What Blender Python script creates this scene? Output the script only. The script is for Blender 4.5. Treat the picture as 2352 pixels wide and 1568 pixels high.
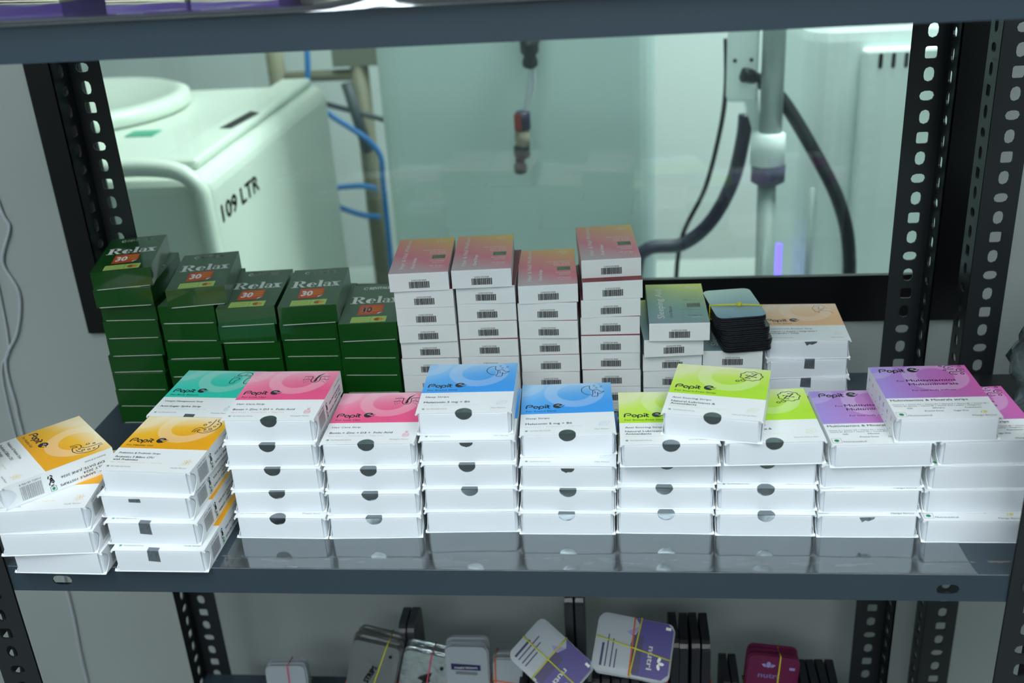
import bpy, bmesh, math, random
from mathutils import Matrix, Vector
random.seed(7)
for o in list(bpy.data.objects): bpy.data.objects.remove(o)
scene = bpy.context.scene
COL = scene.collection
MM = 0.001
# ------------------------------------------------------------------ camera
YAW, PITCH, ROLL = -0.116908, 0.426059, -0.0628305
F_PX = 2403.56
CAM = Vector((0.04775, -0.76603, 0.50921))
def cam_matrix():
    Rz = Matrix.Rotation(YAW, 3, 'Z')
    B = Matrix(((1, 0, 0), (0, 0, -1), (0, 1, 0)))
    Rp = Matrix.Rotation(PITCH, 3, 'X')
    Rr = Matrix.Rotation(ROLL, 3, 'Z')
    R = Rr @ Rp @ B @ Rz
    m = Matrix((R[0], -R[1], -R[2])).transposed().to_4x4()
    m.translation = CAM
    return m
cd = bpy.data.cameras.new('camera')
cam = bpy.data.objects.new('camera', cd); COL.objects.link(cam)
cam.matrix_world = cam_matrix()
cd.sensor_fit = 'HORIZONTAL'; cd.sensor_width = 36.0
cd.lens = F_PX * 36.0 / 2352.0
cd.clip_start = 0.02; cd.clip_end = 50
cd.dof.use_dof = True; cd.dof.focus_distance = 0.93; cd.dof.aperture_fstop = 5.0
scene.camera = cam
# ------------------------------------------------------------------ world, exposure
w = bpy.data.worlds.new('world'); scene.world = w; w.use_nodes = True
w.node_tree.nodes['Background'].inputs[0].default_value = (0.55, 0.62, 0.66, 1)
w.node_tree.nodes['Background'].inputs[1].default_value = 0.3
scene.view_settings.view_transform = 'Standard'
scene.view_settings.look = 'None'
scene.view_settings.gamma = 1.0
scene.view_settings.use_curve_mapping = False
scene.view_settings.exposure = 0.38
FRONT_LIGHT = 6.6      # emission of the ceiling panels over the rack
BACK_LIGHT = 28.0      # emission of the ceiling panels in the room behind the glass

# ------------------------------------------------------------------ materials
def srgb(r, g, b):
    f = lambda c: (c/255/12.92 if c/255 <= 0.04045 else ((c/255+0.055)/1.055)**2.4)
    return (f(r), f(g), f(b), 1)
def node(nt, t, **k):
    n = nt.nodes.new(t)
    for a, b in k.items(): setattr(n, a, b)
    return n
MATS = {}
def mat(name, col, rough=0.5, metal=0.0, spec=0.5, noise=0.0, nscale=40, bump=0.0, bscale=60, coat=0.0, emit=None, estr=0):
    if name in MATS: return MATS[name]
    m = bpy.data.materials.new(name); m.use_nodes = True
    nt = m.node_tree; p = nt.nodes['Principled BSDF']
    p.inputs['Base Color'].default_value = col
    p.inputs['Roughness'].default_value = rough
    p.inputs['Metallic'].default_value = metal
    p.inputs['Specular IOR Level'].default_value = spec
    p.inputs['Coat Weight'].default_value = coat
    if emit is not None:
        p.inputs['Emission Color'].default_value = emit
        p.inputs['Emission Strength'].default_value = estr
    if noise or bump:
        tc = node(nt, 'ShaderNodeTexCoord')
        nz = node(nt, 'ShaderNodeTexNoise'); nz.inputs['Scale'].default_value = nscale; nz.inputs['Detail'].default_value = 4
        nt.links.new(tc.outputs['Object'], nz.inputs['Vector'])
        if noise:
            mx = node(nt, 'ShaderNodeMix', data_type='RGBA')
            mx.inputs['A'].default_value = tuple(c*(1-noise) for c in col[:3])+(1,)
            mx.inputs['B'].default_value = tuple(min(1, c*(1+noise)) for c in col[:3])+(1,)
            nt.links.new(nz.outputs['Fac'], mx.inputs['Factor'])
            nt.links.new(mx.outputs['Result'], p.inputs['Base Color'])
        if bump:
            nb = node(nt, 'ShaderNodeTexNoise'); nb.inputs['Scale'].default_value = bscale
            nt.links.new(tc.outputs['Object'], nb.inputs['Vector'])
            b = node(nt, 'ShaderNodeBump'); b.inputs['Strength'].default_value = bump; b.inputs['Distance'].default_value = 0.002
            nt.links.new(nb.outputs['Fac'], b.inputs['Height']); nt.links.new(b.outputs['Normal'], p.inputs['Normal'])
    MATS[name] = m
    return m
def sheet_mat(name, tint=(1, 1, 1, 1), ior=1.5, rough=0.0, bump=0.0, bscale=30, gloss=1.0, haze=0.0):
    """thin clear sheet: fresnel reflection over see-through"""
    m = bpy.data.materials.new(name); m.use_nodes = True; nt = m.node_tree; nt.nodes.clear()
    out = node(nt, 'ShaderNodeOutputMaterial'); mix = node(nt, 'ShaderNodeMixShader')
    tr = node(nt, 'ShaderNodeBsdfTransparent'); gl = node(nt, 'ShaderNodeBsdfGlossy'); fr = node(nt, 'ShaderNodeFresnel')
    tr.inputs[0].default_value = tint; gl.inputs['Roughness'].default_value = rough; fr.inputs['IOR'].default_value = ior
    gl.inputs[0].default_value = (gloss*.86, gloss*.96, gloss, 1)
    nt.links.new(fr.outputs[0], mix.inputs[0]); nt.links.new(gl.outputs[0], mix.inputs[2])
    if haze:
        df = node(nt, 'ShaderNodeBsdfDiffuse'); df.inputs[0].default_value = (.8, .85, .87, 1)
        m2 = node(nt, 'ShaderNodeMixShader'); m2.inputs[0].default_value = haze
        nt.links.new(tr.outputs[0], m2.inputs[1]); nt.links.new(df.outputs[0], m2.inputs[2]); nt.links.new(m2.outputs[0], mix.inputs[1])
    else: nt.links.new(tr.outputs[0], mix.inputs[1])
    nt.links.new(mix.outputs[0], out.inputs[0])
    if bump:
        tc = node(nt, 'ShaderNodeTexCoord'); nz = node(nt, 'ShaderNodeTexNoise'); nz.inputs['Scale'].default_value = bscale
        b = node(nt, 'ShaderNodeBump'); b.inputs['Strength'].default_value = bump; b.inputs['Distance'].default_value = 0.004
        nt.links.new(tc.outputs['Object'], nz.inputs['Vector']); nt.links.new(nz.outputs['Fac'], b.inputs['Height'])
        nt.links.new(b.outputs['Normal'], gl.inputs['Normal']); nt.links.new(b.outputs['Normal'], fr.inputs['Normal'])
    MATS[name] = m
    return m
def panel_mat(name, light, sat, deep, cx, cy, horizontal=False, ring=0.26):
    """printed colour field of a carton: gradient with a pale ring and a pale corner blob, object space in metres"""
    m = bpy.data.materials.new(name); m.use_nodes = True; nt = m.node_tree; p = nt.nodes['Principled BSDF']
    p.inputs['Roughness'].default_value = 0.35; p.inputs['Specular IOR Level'].default_value = 0.4
    tc = node(nt, 'ShaderNodeTexCoord'); sx = node(nt, 'ShaderNodeSeparateXYZ'); nt.links.new(tc.outputs['Object'], sx.inputs[0])
    def math_(op, a, b=None, c=None):
        n = node(nt, 'ShaderNodeMath', operation=op)
        for i, v in enumerate((a, b, c)):
            if v is None: continue
            if isinstance(v, (int, float)): n.inputs[i].default_value = v
            else: nt.links.new(v, n.inputs[i])
        return n.outputs[0]
    def mapr(v, a, b, c, d):
        n = node(nt, 'ShaderNodeMapRange'); nt.links.new(v, n.inputs[0])
        for i, q in enumerate((a, b, c, d)): n.inputs[i+1].default_value = q
        return n.outputs[0]
    x, y = sx.outputs[0], sx.outputs[1]
    if horizontal: t = mapr(x, -.04, .04, 0, 1)
    else:
        t = mapr(math_('ADD', math_('MULTIPLY', y, -1.0), math_('MULTIPLY', x, 0.25)), -.092, -.04, 0, 1)
    nz = node(nt, 'ShaderNodeTexNoise'); nz.inputs['Scale'].default_value = 22; nz.inputs['Detail'].default_value = 0
    nt.links.new(tc.outputs['Object'], nz.inputs['Vector'])
    t = math_('ADD', t, math_('MULTIPLY', math_('SUBTRACT', nz.outputs['Fac'], .5), .5 if not horizontal else .1))
    cr = node(nt, 'ShaderNodeValToRGB'); e = cr.color_ramp.elements
    e[0].position = 0.0; e[0].color = light; e[1].position = 1.0; e[1].color = deep
    n1 = e.new(0.5); n1.color = sat
    nt.links.new(t, cr.inputs[0])
    dx = math_('SUBTRACT', x, cx); dy = math_('SUBTRACT', y, cy)
    r = math_('SQRT', math_('ADD', math_('MULTIPLY', dx, dx), math_('MULTIPLY', dy, dy)))
    def band(r, a, b, s=.0012): return math_('MULTIPLY', mapr(r, a-s, a, 0, 1), mapr(r, b, b+s, 1, 0))
    rg = math_('MULTIPLY', band(r, .0155, .0255), ring)
    dx2 = math_('SUBTRACT', x, -.040); dy2 = math_('SUBTRACT', y, .088)
    r2 = math_('SQRT', math_('ADD', math_('MULTIPLY', dx2, dx2), math_('MULTIPLY', dy2, dy2)))
    bl = math_('MULTIPLY', band(r2, .010, .019), ring*.8)
    tot = math_('MINIMUM', math_('ADD', rg, bl), 1.0)
    mx = node(nt, 'ShaderNodeMix', data_type='RGBA'); nt.links.new(tot, mx.inputs['Factor'])
    nt.links.new(cr.outputs[0], mx.inputs['A']); mx.inputs['B'].default_value = tuple(.35*c+.65 for c in light[:3])+(1,)
    nt.links.new(mx.outputs['Result'], p.inputs['Base Color'])
    MATS[name] = m
    return m
def grad_mat(name, cols, fx, fy, lo, hi, rough=.35):
    """gradient along fx*x+fy*y between lo and hi (metres)"""
    m = bpy.data.materials.new(name); m.use_nodes = True; nt = m.node_tree; p = nt.nodes['Principled BSDF']
    p.inputs['Roughness'].default_value = rough
    tc = node(nt, 'ShaderNodeTexCoord'); vm = node(nt, 'ShaderNodeVectorMath', operation='DOT_PRODUCT')
    vm.inputs[1].default_value = (fx, fy, 0); nt.links.new(tc.outputs['Object'], vm.inputs[0])
    mr = node(nt, 'ShaderNodeMapRange'); nt.links.new(vm.outputs['Value'], mr.inputs[0]); mr.inputs[1].default_value = lo; mr.inputs[2].default_value = hi
    cr = node(nt, 'ShaderNodeValToRGB'); e = cr.color_ramp.elements
    e[0].color = cols[0]; e[1].color = cols[-1]
    for i, c in enumerate(cols[1:-1]): e.new((i+1)/(len(cols)-1)).color = c
    nt.links.new(mr.outputs[0], cr.inputs[0]); nt.links.new(cr.outputs[0], p.inputs['Base Color'])
    MATS[name] = m
    return m

M_card = mat('white_card', srgb(234, 240, 243), .42, spec=.4, noise=.015, nscale=30)
M_flap = mat('white_card_flap', srgb(224, 231, 239), .45, spec=.4, noise=.02, nscale=25, bump=.06, bscale=40)
M_ink = mat('dark_ink', srgb(38, 42, 48), .5)
M_greyink = mat('grey_ink', srgb(112, 118, 124), .5)
M_black = mat('black_ink', srgb(20, 22, 24), .45)
M_veg = mat('green_ink', srgb(10, 130, 85), .5)
M_foil = mat('silver_foil', srgb(142, 150, 154), .22, metal=1.0, bump=.5, bscale=40)
M_holo = mat('holographic_foil', srgb(120, 130, 138), .3, metal=.55, bump=.8, bscale=120, noise=.55, nscale=260)
M_rack = mat('rack_paint', srgb(49, 63, 74), .35, spec=.5, noise=.08, nscale=6, bump=.03, bscale=25)
nt = M_rack.node_tree; p_ = nt.nodes['Principled BSDF']; src = p_.inputs['Base Color'].links[0].from_socket
tc = node(nt, 'ShaderNodeTexCoord'); mp = node(nt, 'ShaderNodeMapping'); mp.inputs['Scale'].default_value = (45, 160, 1); nt.links.new(tc.outputs['Object'], mp.inputs[0])
nz = node(nt, 'ShaderNodeTexNoise'); nz.inputs['Scale'].default_value = 1.0; nz.inputs['Detail'].default_value = 5; nt.links.new(mp.outputs[0], nz.inputs['Vector'])
sp = node(nt, 'ShaderNodeSeparateXYZ'); nt.links.new(tc.outputs['Object'], sp.inputs[0])
def mth(op, a, b):
    n = node(nt, 'ShaderNodeMath', operation=op)
    for i, v in enumerate((a, b)):
        if isinstance(v, (int, float)): n.inputs[i].default_value = v
        else: nt.links.new(v, n.inputs[i])
    return n.outputs[0]
msk = mth('MULTIPLY', mth('GREATER_THAN', nz.outputs['Fac'], .58), mth('LESS_THAN', mth('ABSOLUTE', mth('ADD', sp.outputs[1], .0765), 0), .0045))
msk = mth('MULTIPLY', msk, .45)
mxw = node(nt, 'ShaderNodeMix', data_type='RGBA'); nt.links.new(msk, mxw.inputs['Factor']); nt.links.new(src, mxw.inputs['A']); mxw.inputs['B'].default_value = srgb(150, 142, 124)
nt.links.new(mxw.outputs['Result'], p_.inputs['Base Color'])
M_post = mat('post_paint', srgb(29, 34, 37), .42, spec=.5, noise=.08, nscale=8)
M_wear = mat('bare_steel_edge', srgb(150, 155, 155), .45, metal=.6, noise=.35, nscale=160)
M_zinc = mat('zinc_bolt', srgb(120, 126, 128), .35, metal=1.0)
M_wall = mat('painted_wall', srgb(152, 161, 160), .6, noise=.04, nscale=3)
M_wall2 = mat('painted_wall_far_room', srgb(214, 224, 224), .6, noise=.03, nscale=2)
M_floor = mat('grey_floor', srgb(112, 118, 118), .4, noise=.08, nscale=5)
M_ceil = mat('ceiling_paint', srgb(150, 156, 158), .8)
M_frame = mat('black_window_frame', srgb(8, 9, 11), .3, spec=.4)
M_lampF = mat('lamp_diffuser', (.9, .9, .9, 1), .5, emit=(.93, .985, 1, 1), estr=FRONT_LIGHT)
M_lampC = mat('lamp_diffuser_behind', (.9, .9, .9, 1), .5, emit=(.93, .985, 1, 1), estr=FRONT_LIGHT*2.5)
M_lampB = mat('lamp_diffuser_far_room', (.9, .9, .9, 1), .5, emit=(.90, 1, .95, 1), estr=BACK_LIGHT)
M_lampD = mat('lamp_diffuser_tanks', (.9, .9, .9, 1), .5, emit=(.90, 1, .95, 1), estr=BACK_LIGHT*.2)
M_lampR = mat('lamp_rim', srgb(225, 228, 230), .4)
M_glass = sheet_mat('window_glass', (.93, .985, .965, 1), 1.5)
M_film = sheet_mat('clear_film', (.96, .98, 1, 1), 2.9, rough=.09, bump=.2, bscale=14, haze=.05)
M_bag = sheet_mat('clear_plastic_bag', (.93, .96, .97, 1), 1.7, rough=.12, bump=.9, bscale=22, haze=.28)
M_green = mat('green_card', srgb(8, 70, 14), .34, spec=.35, coat=.6, noise=.06, nscale=20)
M_paperedge = mat('cut_card_edge', srgb(196, 206, 196), .6)
M_white = mat('white_print', srgb(235, 240, 238), .5)
M_hcard = mat('white_card_small', srgb(228, 234, 234), .45, noise=.02, nscale=30)
M_red = mat('maroon_card', srgb(132, 18, 44), .4)

# ------------------------------------------------------------------ mesh builder (millimetres)
class MB:
    def __init__(s): s.v = []; s.f = []; s.m = []; s.mi = 0
    def add(s, vs, fs):
        o = len(s.v); s.v += [tuple(q) for q in vs]; s.f += [tuple(i+o for i in f) for f in fs]; s.m += [s.mi]*len(fs); return s
    def box(s, x0, x1, y0, y1, z0, z1):
        return s.add([(x0,y0,z0),(x1,y0,z0),(x1,y1,z0),(x0,y1,z0),(x0,y0,z1),(x1,y0,z1),(x1,y1,z1),(x0,y1,z1)],
                     [(0,3,2,1),(4,5,6,7),(0,1,5,4),(1,2,6,5),(2,3,7,6),(3,0,4,7)])
    def prism(s, pts, axis, a, b):
        """polygon pts (2D) extruded along axis from a to b; axis x: (y,z) pts, y: (x,z), z: (x,y)"""
        def P(p, t): return {'x': (t, p[0], p[1]), 'y': (p[0], t, p[1]), 'z': (p[0], p[1], t)}[axis]
        n = len(pts); vs = [P(p, a) for p in pts]+[P(p, b) for p in pts]
        fs = [tuple(range(n))[::-1], tuple(range(n, 2*n))]+[(i, (i+1) % n, n+(i+1) % n, n+i) for i in range(n)]
        return s.add(vs, fs)
    def flat(s, pts, z):
        return s.add([(p[0], p[1], z) for p in pts], [tuple(range(len(pts)))])
    def rect(s, x0, x1, y0, y1, z): return s.flat([(x0,y0),(x1,y0),(x1,y1),(x0,y1)], z)
    def ribbon(s, pts, wd, z, closed=False):
        n = len(pts); L = []; R = []
        for i, p in enumerate(pts):
            a = pts[(i-1) % n] if (closed or i > 0) else p
            b = pts[(i+1) % n] if (closed or i < n-1) else p
            dx, dy = b[0]-a[0], b[1]-a[1]; d = math.hypot(dx, dy) or 1
            nx, ny = -dy/d*wd/2, dx/d*wd/2
            L.append((p[0]+nx, p[1]+ny, z)); R.append((p[0]-nx, p[1]-ny, z))
        fs = [(n+i, n+(i+1) % n, (i+1) % n, i) for i in range(n if closed else n-1)]
        return s.add(L+R, fs)
    def circ(s, cx, cy, r, wd, z, a0=0, a1=360, ry=None, n=20):
        ry = ry or r
        full = abs(a1-a0) >= 360
        pts = [(cx+r*math.cos(math.radians(a0+(a1-a0)*i/n)), cy+ry*math.sin(math.radians(a0+(a1-a0)*i/n))) for i in range(n if full else n+1)]
        return s.ribbon(pts, wd, z, full)
    def disc(s, cx, cy, r, z, ry=None, n=20):
        ry = ry or r
        return s.flat([(cx+r*math.cos(2*math.pi*i/n), cy+ry*math.sin(2*math.pi*i/n)) for i in range(n)], z)
    def tube(s, path, r, n=10, cap=True):
        """tube along 3D path; r number or list"""
        P = [Vector(p) for p in path]; rings = []
        up = Vector((0, 0, 1))
        for i, p in enumerate(P):
            t = (P[min(i+1, len(P)-1)]-P[max(i-1, 0)]).normalized()
            if i == 0: a = t.cross(up if abs(t.z) < .95 else Vector((1, 0, 0))).normalized()
            else: a = (a-t*a.dot(t)).normalized()
            b = t.cross(a)
            rr = r[i] if isinstance(r, (list, tuple)) else r
            rings.append([p+a*rr*math.cos(2*math.pi*k/n)+b*rr*math.sin(2*math.pi*k/n) for k in range(n)])
        vs = [q for g in rings for q in g]; fs = []
        for i in range(len(P)-1):
            for k in range(n): fs.append((i*n+k, i*n+(k+1) % n, (i+1)*n+(k+1) % n, (i+1)*n+k))
        if cap: fs += [tuple(range(n))[::-1], tuple(range((len(P)-1)*n, len(P)*n))]
        return s.add(vs, fs)
    def lathe(s, prof, cx=0, cy=0, n=24):
        """prof list of (r,z)"""
        vs = [(cx+r*math.cos(2*math.pi*k/n), cy+r*math.sin(2*math.pi*k/n), z) for r, z in prof for k in range(n)]
        fs = [(i*n+k, i*n+(k+1) % n, (i+1)*n+(k+1) % n, (i+1)*n+k) for i in range(len(prof)-1) for k in range(n)]
        fs += [tuple(range(n))[::-1], tuple(range((len(prof)-1)*n, len(prof)*n))]
        return s.add(vs, fs)
    def text(s, t, x, y, z, size, width=None, align='LEFT', bold=0.0, rot=0.0, shear=0.0, sx=1.0, plane='z', flip=False):
        vs, fs, wid = text_mesh(t, 0.0, shear)
        k = size/0.70           # capital height = size
        kx = k*sx if width is None else width/wid
        off = {'LEFT': 0, 'CENTER': -wid*kx/2, 'RIGHT': -wid*kx}[align]
        c, sn = math.cos(rot), math.sin(rot); out = []
        q = bold*.8
        for dx, dy in (((-q, 0), (q, 0), (0, q), (0, -q)) if bold >= .012 else ((-q, 0), (q, 0)) if bold else ((0, 0),)):
          n0 = len(out)
          for vx, vy in vs:
            vx += dx; vy += dy
            a, b = vx*kx+off, vy*k
            a, b = c*a-sn*b, sn*a+c*b
            if plane == 'z': out.append((x+a, y+b, z))
            elif plane == 'front': out.append((x+a, z, y+b))       # on a face looking to -y; z is its depth
            elif plane == 'right': out.append((z, x+a, y+b))       # on a face looking to +x
            elif plane == 'left': out.append((z, x-a, y+b))
        m_ = len(vs)
        return s.add(out, [tuple(j+r*m_ for j in f) for r in range(len(out)//m_) for f in fs])
    def mesh(s, name, mats, smooth=False, bevel=0):
        me = bpy.data.meshes.new(name); me.from_pydata([(a*MM, b*MM, c*MM) for a, b, c in s.v], [], s.f)
        for m in (mats if isinstance(mats, (list, tuple)) else [mats]): me.materials.append(m)
        for p, i in zip(me.polygons, s.m): p.material_index = i
        if smooth:
            for p in me.polygons: p.use_smooth = True
        me.validate(); me.update()
        return me
    def build(s, name, mats, parent=None, smooth=False):
        return link(name, s.mesh(name, mats, smooth), parent)
TEXT = {}
def text_mesh(t, bold=0.0, shear=0.0):
    key = (t, bold, shear)
    if key in TEXT: return TEXT[key]
    cu = bpy.data.curves.new('lettering_tmp', 'FONT'); cu.body = t; cu.offset = bold; cu.shear = shear; cu.resolution_u = 2
    ob = bpy.data.objects.new('lettering_tmp', cu); COL.objects.link(ob)
    dg = bpy.context.evaluated_depsgraph_get(); me = bpy.data.meshes.new_from_object(ob.evaluated_get(dg))
    vs = [(v.co.x, v.co.y) for v in me.vertices]; fs = [tuple(p.vertices) for p in me.polygons]
    x0 = min(v[0] for v in vs); vs = [(a-x0, b) for a, b in vs]; wid = max(v[0] for v in vs)
    bpy.data.objects.remove(ob); bpy.data.curves.remove(cu); bpy.data.meshes.remove(me)
    TEXT[key] = (vs, fs, wid); return TEXT[key]
def link(name, data, parent=None):
    o = bpy.data.objects.new(name, data); COL.objects.link(o)
    if parent is not None: o.parent = parent
    return o
def tag(o, label=None, cat=None, group=None, kind=None):
    if label: o['label'] = label
    if cat: o['category'] = cat
    if group: o['group'] = group
    if kind: o['kind'] = kind
    return o
def thing(name, label, cat, loc=(0, 0, 0), rz=0.0, group=None):
    o = link(name, None); o.location = [c*MM for c in loc]; o.rotation_euler = (0, 0, rz)
    return tag(o, label, cat, group)
def struct(name, mb, m, smooth=False): return tag(mb.build(name, m, None, smooth), kind='structure')
def bevel(o, wd, seg=2):
    b = o.modifiers.new('bevel', 'BEVEL'); b.width = wd*MM; b.segments = seg; b.limit_method = 'ANGLE'; b.angle_limit = math.radians(40)
    return o
def arc(cx, cy, r, a0, a1, n=10, ry=None):
    ry = ry or r
    return [(cx+r*math.cos(math.radians(a0+(a1-a0)*i/n)), cy+ry*math.sin(math.radians(a0+(a1-a0)*i/n))) for i in range(n+1)]
def spline(pts, n=6):
    out = []
    for i in range(len(pts)-1):
        p0 = Vector(pts[max(i-1, 0)]); p1 = Vector(pts[i]); p2 = Vector(pts[i+1]); p3 = Vector(pts[min(i+2, len(pts)-1)])
        for k in range(n):
            t = k/n
            out.append(tuple(.5*((2*p1)+(p2-p0)*t+(2*p0-5*p1+4*p2-p3)*t*t+(3*p1-p0-3*p2+p3)*t**3)))
    out.append(tuple(pts[-1])); return out

# ================================================================== ROOM
WY0, WY1 = 370, 430            # wall between the two rooms
FX0, FX1, FZ0, FZ1 = -612, 434, 12, 1000   # window frame outer edge
BR = 64                         # frame border
mb = MB(); mb.box(-2000, FX0+6, WY0, WY1, -1000, 1700).box(FX1-6, 2000, WY0, WY1, -1000, 1700)
mb.box(FX0+6, FX1-6, WY0, WY1, -1000, FZ0+6).box(FX0+6, FX1-6, WY0, WY1, FZ1-6, 1700)
struct('wall_back', mb, M_wall)
struct('floor', MB().box(-2000, 2000, -3000, 2600, -1060, -1000), M_floor)
struct('ceiling', MB().box(-2000, 2000, -3000, 2600, 1700, 1760), M_ceil)
struct('wall_left', MB().box(-2060, -2000, -3000, 2600, -1000, 1700), M_wall)
struct('wall_right', MB().box(2000, 2060, -3000, 2600, -1000, 1700), M_wall)
struct('wall_front', MB().box(-2000, 2000, -3060, -3000, -1000, 1700), M_wall)
struct('wall_far', MB().box(-2000, 2000, 2600, 2660, -1000, 1700), M_wall2)
win = tag(link('window_1', None), kind='structure')
fr = MB(); y0, y1 = 364, 371
fr.box(FX0, FX0+BR, y0, y1, FZ0, FZ1).box(FX1-BR+20, FX1, y0, y1, FZ0, FZ1).box(FX0+BR, FX1-BR+20, y0, y1, FZ0, FZ0+BR-8).box(FX0+BR, FX1-BR+20, y0, y1, FZ1-BR, FZ1)
fr.build('window_frame', M_frame, win)
MB().box(FX0+BR-2, FX1-BR+22, 366.5, 369, FZ0+BR-10, FZ1-BR+2).build('pane', M_glass, win)

def ceiling_light(x, y, label, m, r=300, group='round ceiling lights'):
    t = thing('ceiling_light', label, 'light', (x, y, 1664))
    MB().lathe([(r-6, 6), (r-6, 2), (r*.45, 2), (r*.45, 6)], n=32).build('diffuser', m, t)
    MB().lathe([(r, 0), (r+14, 0), (r+14, 36), (r-4, 36), (r-4, 0)], n=32).build('rim', M_lampR, t, True)
    return t
def ceiling_panel(x, y, label, m, w_=600, d=1200):
    t = thing('ceiling_light', label, 'light', (x, y, 1664))
    MB().box(-w_/2, w_/2, -d/2, d/2, 4, 10).build('diffuser', m, t)
    f_ = MB()
    for a in ((-w_/2-16, -w_/2, -d/2-16, d/2+16), (w_/2, w_/2+16, -d/2-16, d/2+16), (-w_/2, w_/2, -d/2-16, -d/2), (-w_/2, w_/2, d/2, d/2+16)): f_.box(*a, 0, 36)
    f_.build('rim', M_lampR, t)
ceiling_panel(-700, -1250, 'ceiling light panel left of the rack, outside the picture', M_lampF, 600, 1500)
ceiling_panel(780, -1150, 'ceiling light panel right of the rack, outside the picture', M_lampF, 600, 1500)
ceiling_panel(-100, -2640, 'ceiling light panel behind the camera, outside the picture', M_lampC, 1200, 600)
ceiling_panel(-250, 1050, 'ceiling light panel over the white tanks, outside the picture', M_lampD, 600, 900)
ceiling_panel(700, 1100, 'ceiling light panel over the white machine, outside the picture', M_lampB, 600, 900)

# ================================================================== RACK
def hole_cell(mb, u0, u1, v0, v1, cu, cv, hw, hh, rad, P):
    """flat cell [u0,u1]x[v0,v1] pierced by a rounded slot, two faces plus hole wall; P(u,v,t)->3d, t 0/1"""
    hp = []
    k = min(rad, hw, hh)
    for sx_, sy_, a0 in ((1, 1, 0), (-1, 1, 90), (-1, -1, 180), (1, -1, 270)):
        for i in range(3):
            a = math.radians(a0+45*i); hp.append((cu+sx_*(hw-k)+k*math.cos(a), cv+sy_*(hh-k)+k*math.sin(a)))
    co = [(u1, v1), (u0, v1), (u0, v0), (u1, v0)]
    for t in (0, 1):
        vs = [P(*q, t) for q in co]+[P(*q, t) for q in hp]; fs = []
        for c in range(4):
            for i in range(2): fs.append((c, 4+c*3+i, 4+c*3+i+1))
            fs.append((c, 4+c*3+2, 4+(c*3+3) % 12, (c+1) % 4))
        if t == 0: fs = [f[::-1] for f in fs]
        mb.add(vs, fs)
    vs = [P(*q, 0) for q in hp]+[P(*q, 1) for q in hp]
    mb.add(vs, [(i, (i+1) % 12, 12+(i+1) % 12, 12+i) for i in range(12)])
POST_H0, POST_H1 = -1000, 700
def flange_mesh(P, phase):
    """slotted steel strip 35 mm wide, 20 mm pitch"""
    mb = MB(); n = int((POST_H1-POST_H0)/20)
    for i in range(n):
        v0 = POST_H0+i*20; k = (i+phase) % 4
        hw, hh, rad = ((6.8, 4.6, 4.5), (4.8, 6.8, 4.5), (5.6, 5.6, 2.0), (4.8, 6.8, 4.5))[k]
        hole_cell(mb, 0, 35, v0, v0+20, 18.5, v0+10, hw, hh, rad, P)
    return mb
def post(parent, x, y, dirx, diry, phase=0):
    """L-shaped slotted angle: corner at x,y; flanges run dirx along x and diry along y"""
    g = link('post', None, parent)
    A = flange_mesh(lambda u, v, t: (x+dirx*(35-u), y+diry*t*2, v), phase)
    A.build('slotted_flange', M_post, g)
    Bm = flange_mesh(lambda u, v, t: (x+dirx*t*2, y+diry*(2+33*(35-u)/35), v), phase+1)
    Bm.build('slotted_flange', M_post, g)
    return g
SX0, SX1, SY0, SY1 = -504, 371, -89.7, 256
rack = thing('shelving_rack', 'dark grey slotted angle shelving rack with blue grey steel shelves', 'shelf', (0, 0, -1000))
def R_(o): o.location = (0, 0, 1.0); return o
pf = [post(rack, -504, -91.9, 1, 1, 0), post(rack, 371, -91.9, -1, 1, 2), post(rack, -504, 258.2, 1, -1, 1), post(rack, 351, 258.2, -1, -1, 0)]
for g in pf: R_(g)
def shelf(z, slots=True):
    g = link('shelf', None, rack); R_(g)
    s = MB()
    xl, xr, xr2 = SX0+2.3, SX1-2.3, 348.7
    s.prism([(xl, SY0), (xr, SY0), (xr2, SY1), (xl, SY1)], 'z', z-1.0, z)
    # front lip with a slot near each end
    P = lambda u, v, t: (u, SY0+1.2*t, v)
    cuts = [(-445, -400, -423.5), (270, 315, 292)] if slots else []
    cur = xl
    for a, b, c in cuts:
        s.box(cur, a, SY0, SY0+1.2, z-25, z-1); hole_cell(s, a, b, z-25, z-1, c, z-14, 8.6, 4.6, 4.5, P); cur = b
    s.box(cur, xr, SY0, SY0+1.2, z-25, z-1)
    s.box(xl, xr, SY0+1.2, SY0+10, z-25, z-24)          # return fold
    s.box(xl, xr2, SY1-1.2, SY1, z-25, z-1)
    s.box(xl, xl+1.2, SY0+1.2, SY1-1.2, z-25, z-1)
    s.prism([(xr-1.2, SY0+1.2), (xr, SY0+1.2), (xr2, SY1-1.2), (xr2-1.2, SY1-1.2)], 'z', z-25, z-1)
    s.build('tray', M_rack, g)
    MB().box(SX0+36, SX1-36, SY0-.12, SY0+.25, z-.35, z+.12).build('worn_edge', M_wear, g)
    return g
shelf(0); shelf(433, False); shelf(-430, False)
def bolt(x, z):
    b = MB(); P6 = [(x+5.5*math.cos(math.radians(60*i+15)), z+5.5*math.sin(math.radians(60*i+15))) for i in range(6)]
    b.prism(P6, 'y', -97.5, -93.0)
    b.prism([(x+8.5*math.cos(math.radians(20*i)), z+8.5*math.sin(math.radians(20*i))) for i in range(18)], 'y', -93.0, -92.0)
    return b
for x, z in ((-488, -14), (353, -8)): R_(bolt(x, z).build('bolt', M_zinc, rack))
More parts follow.
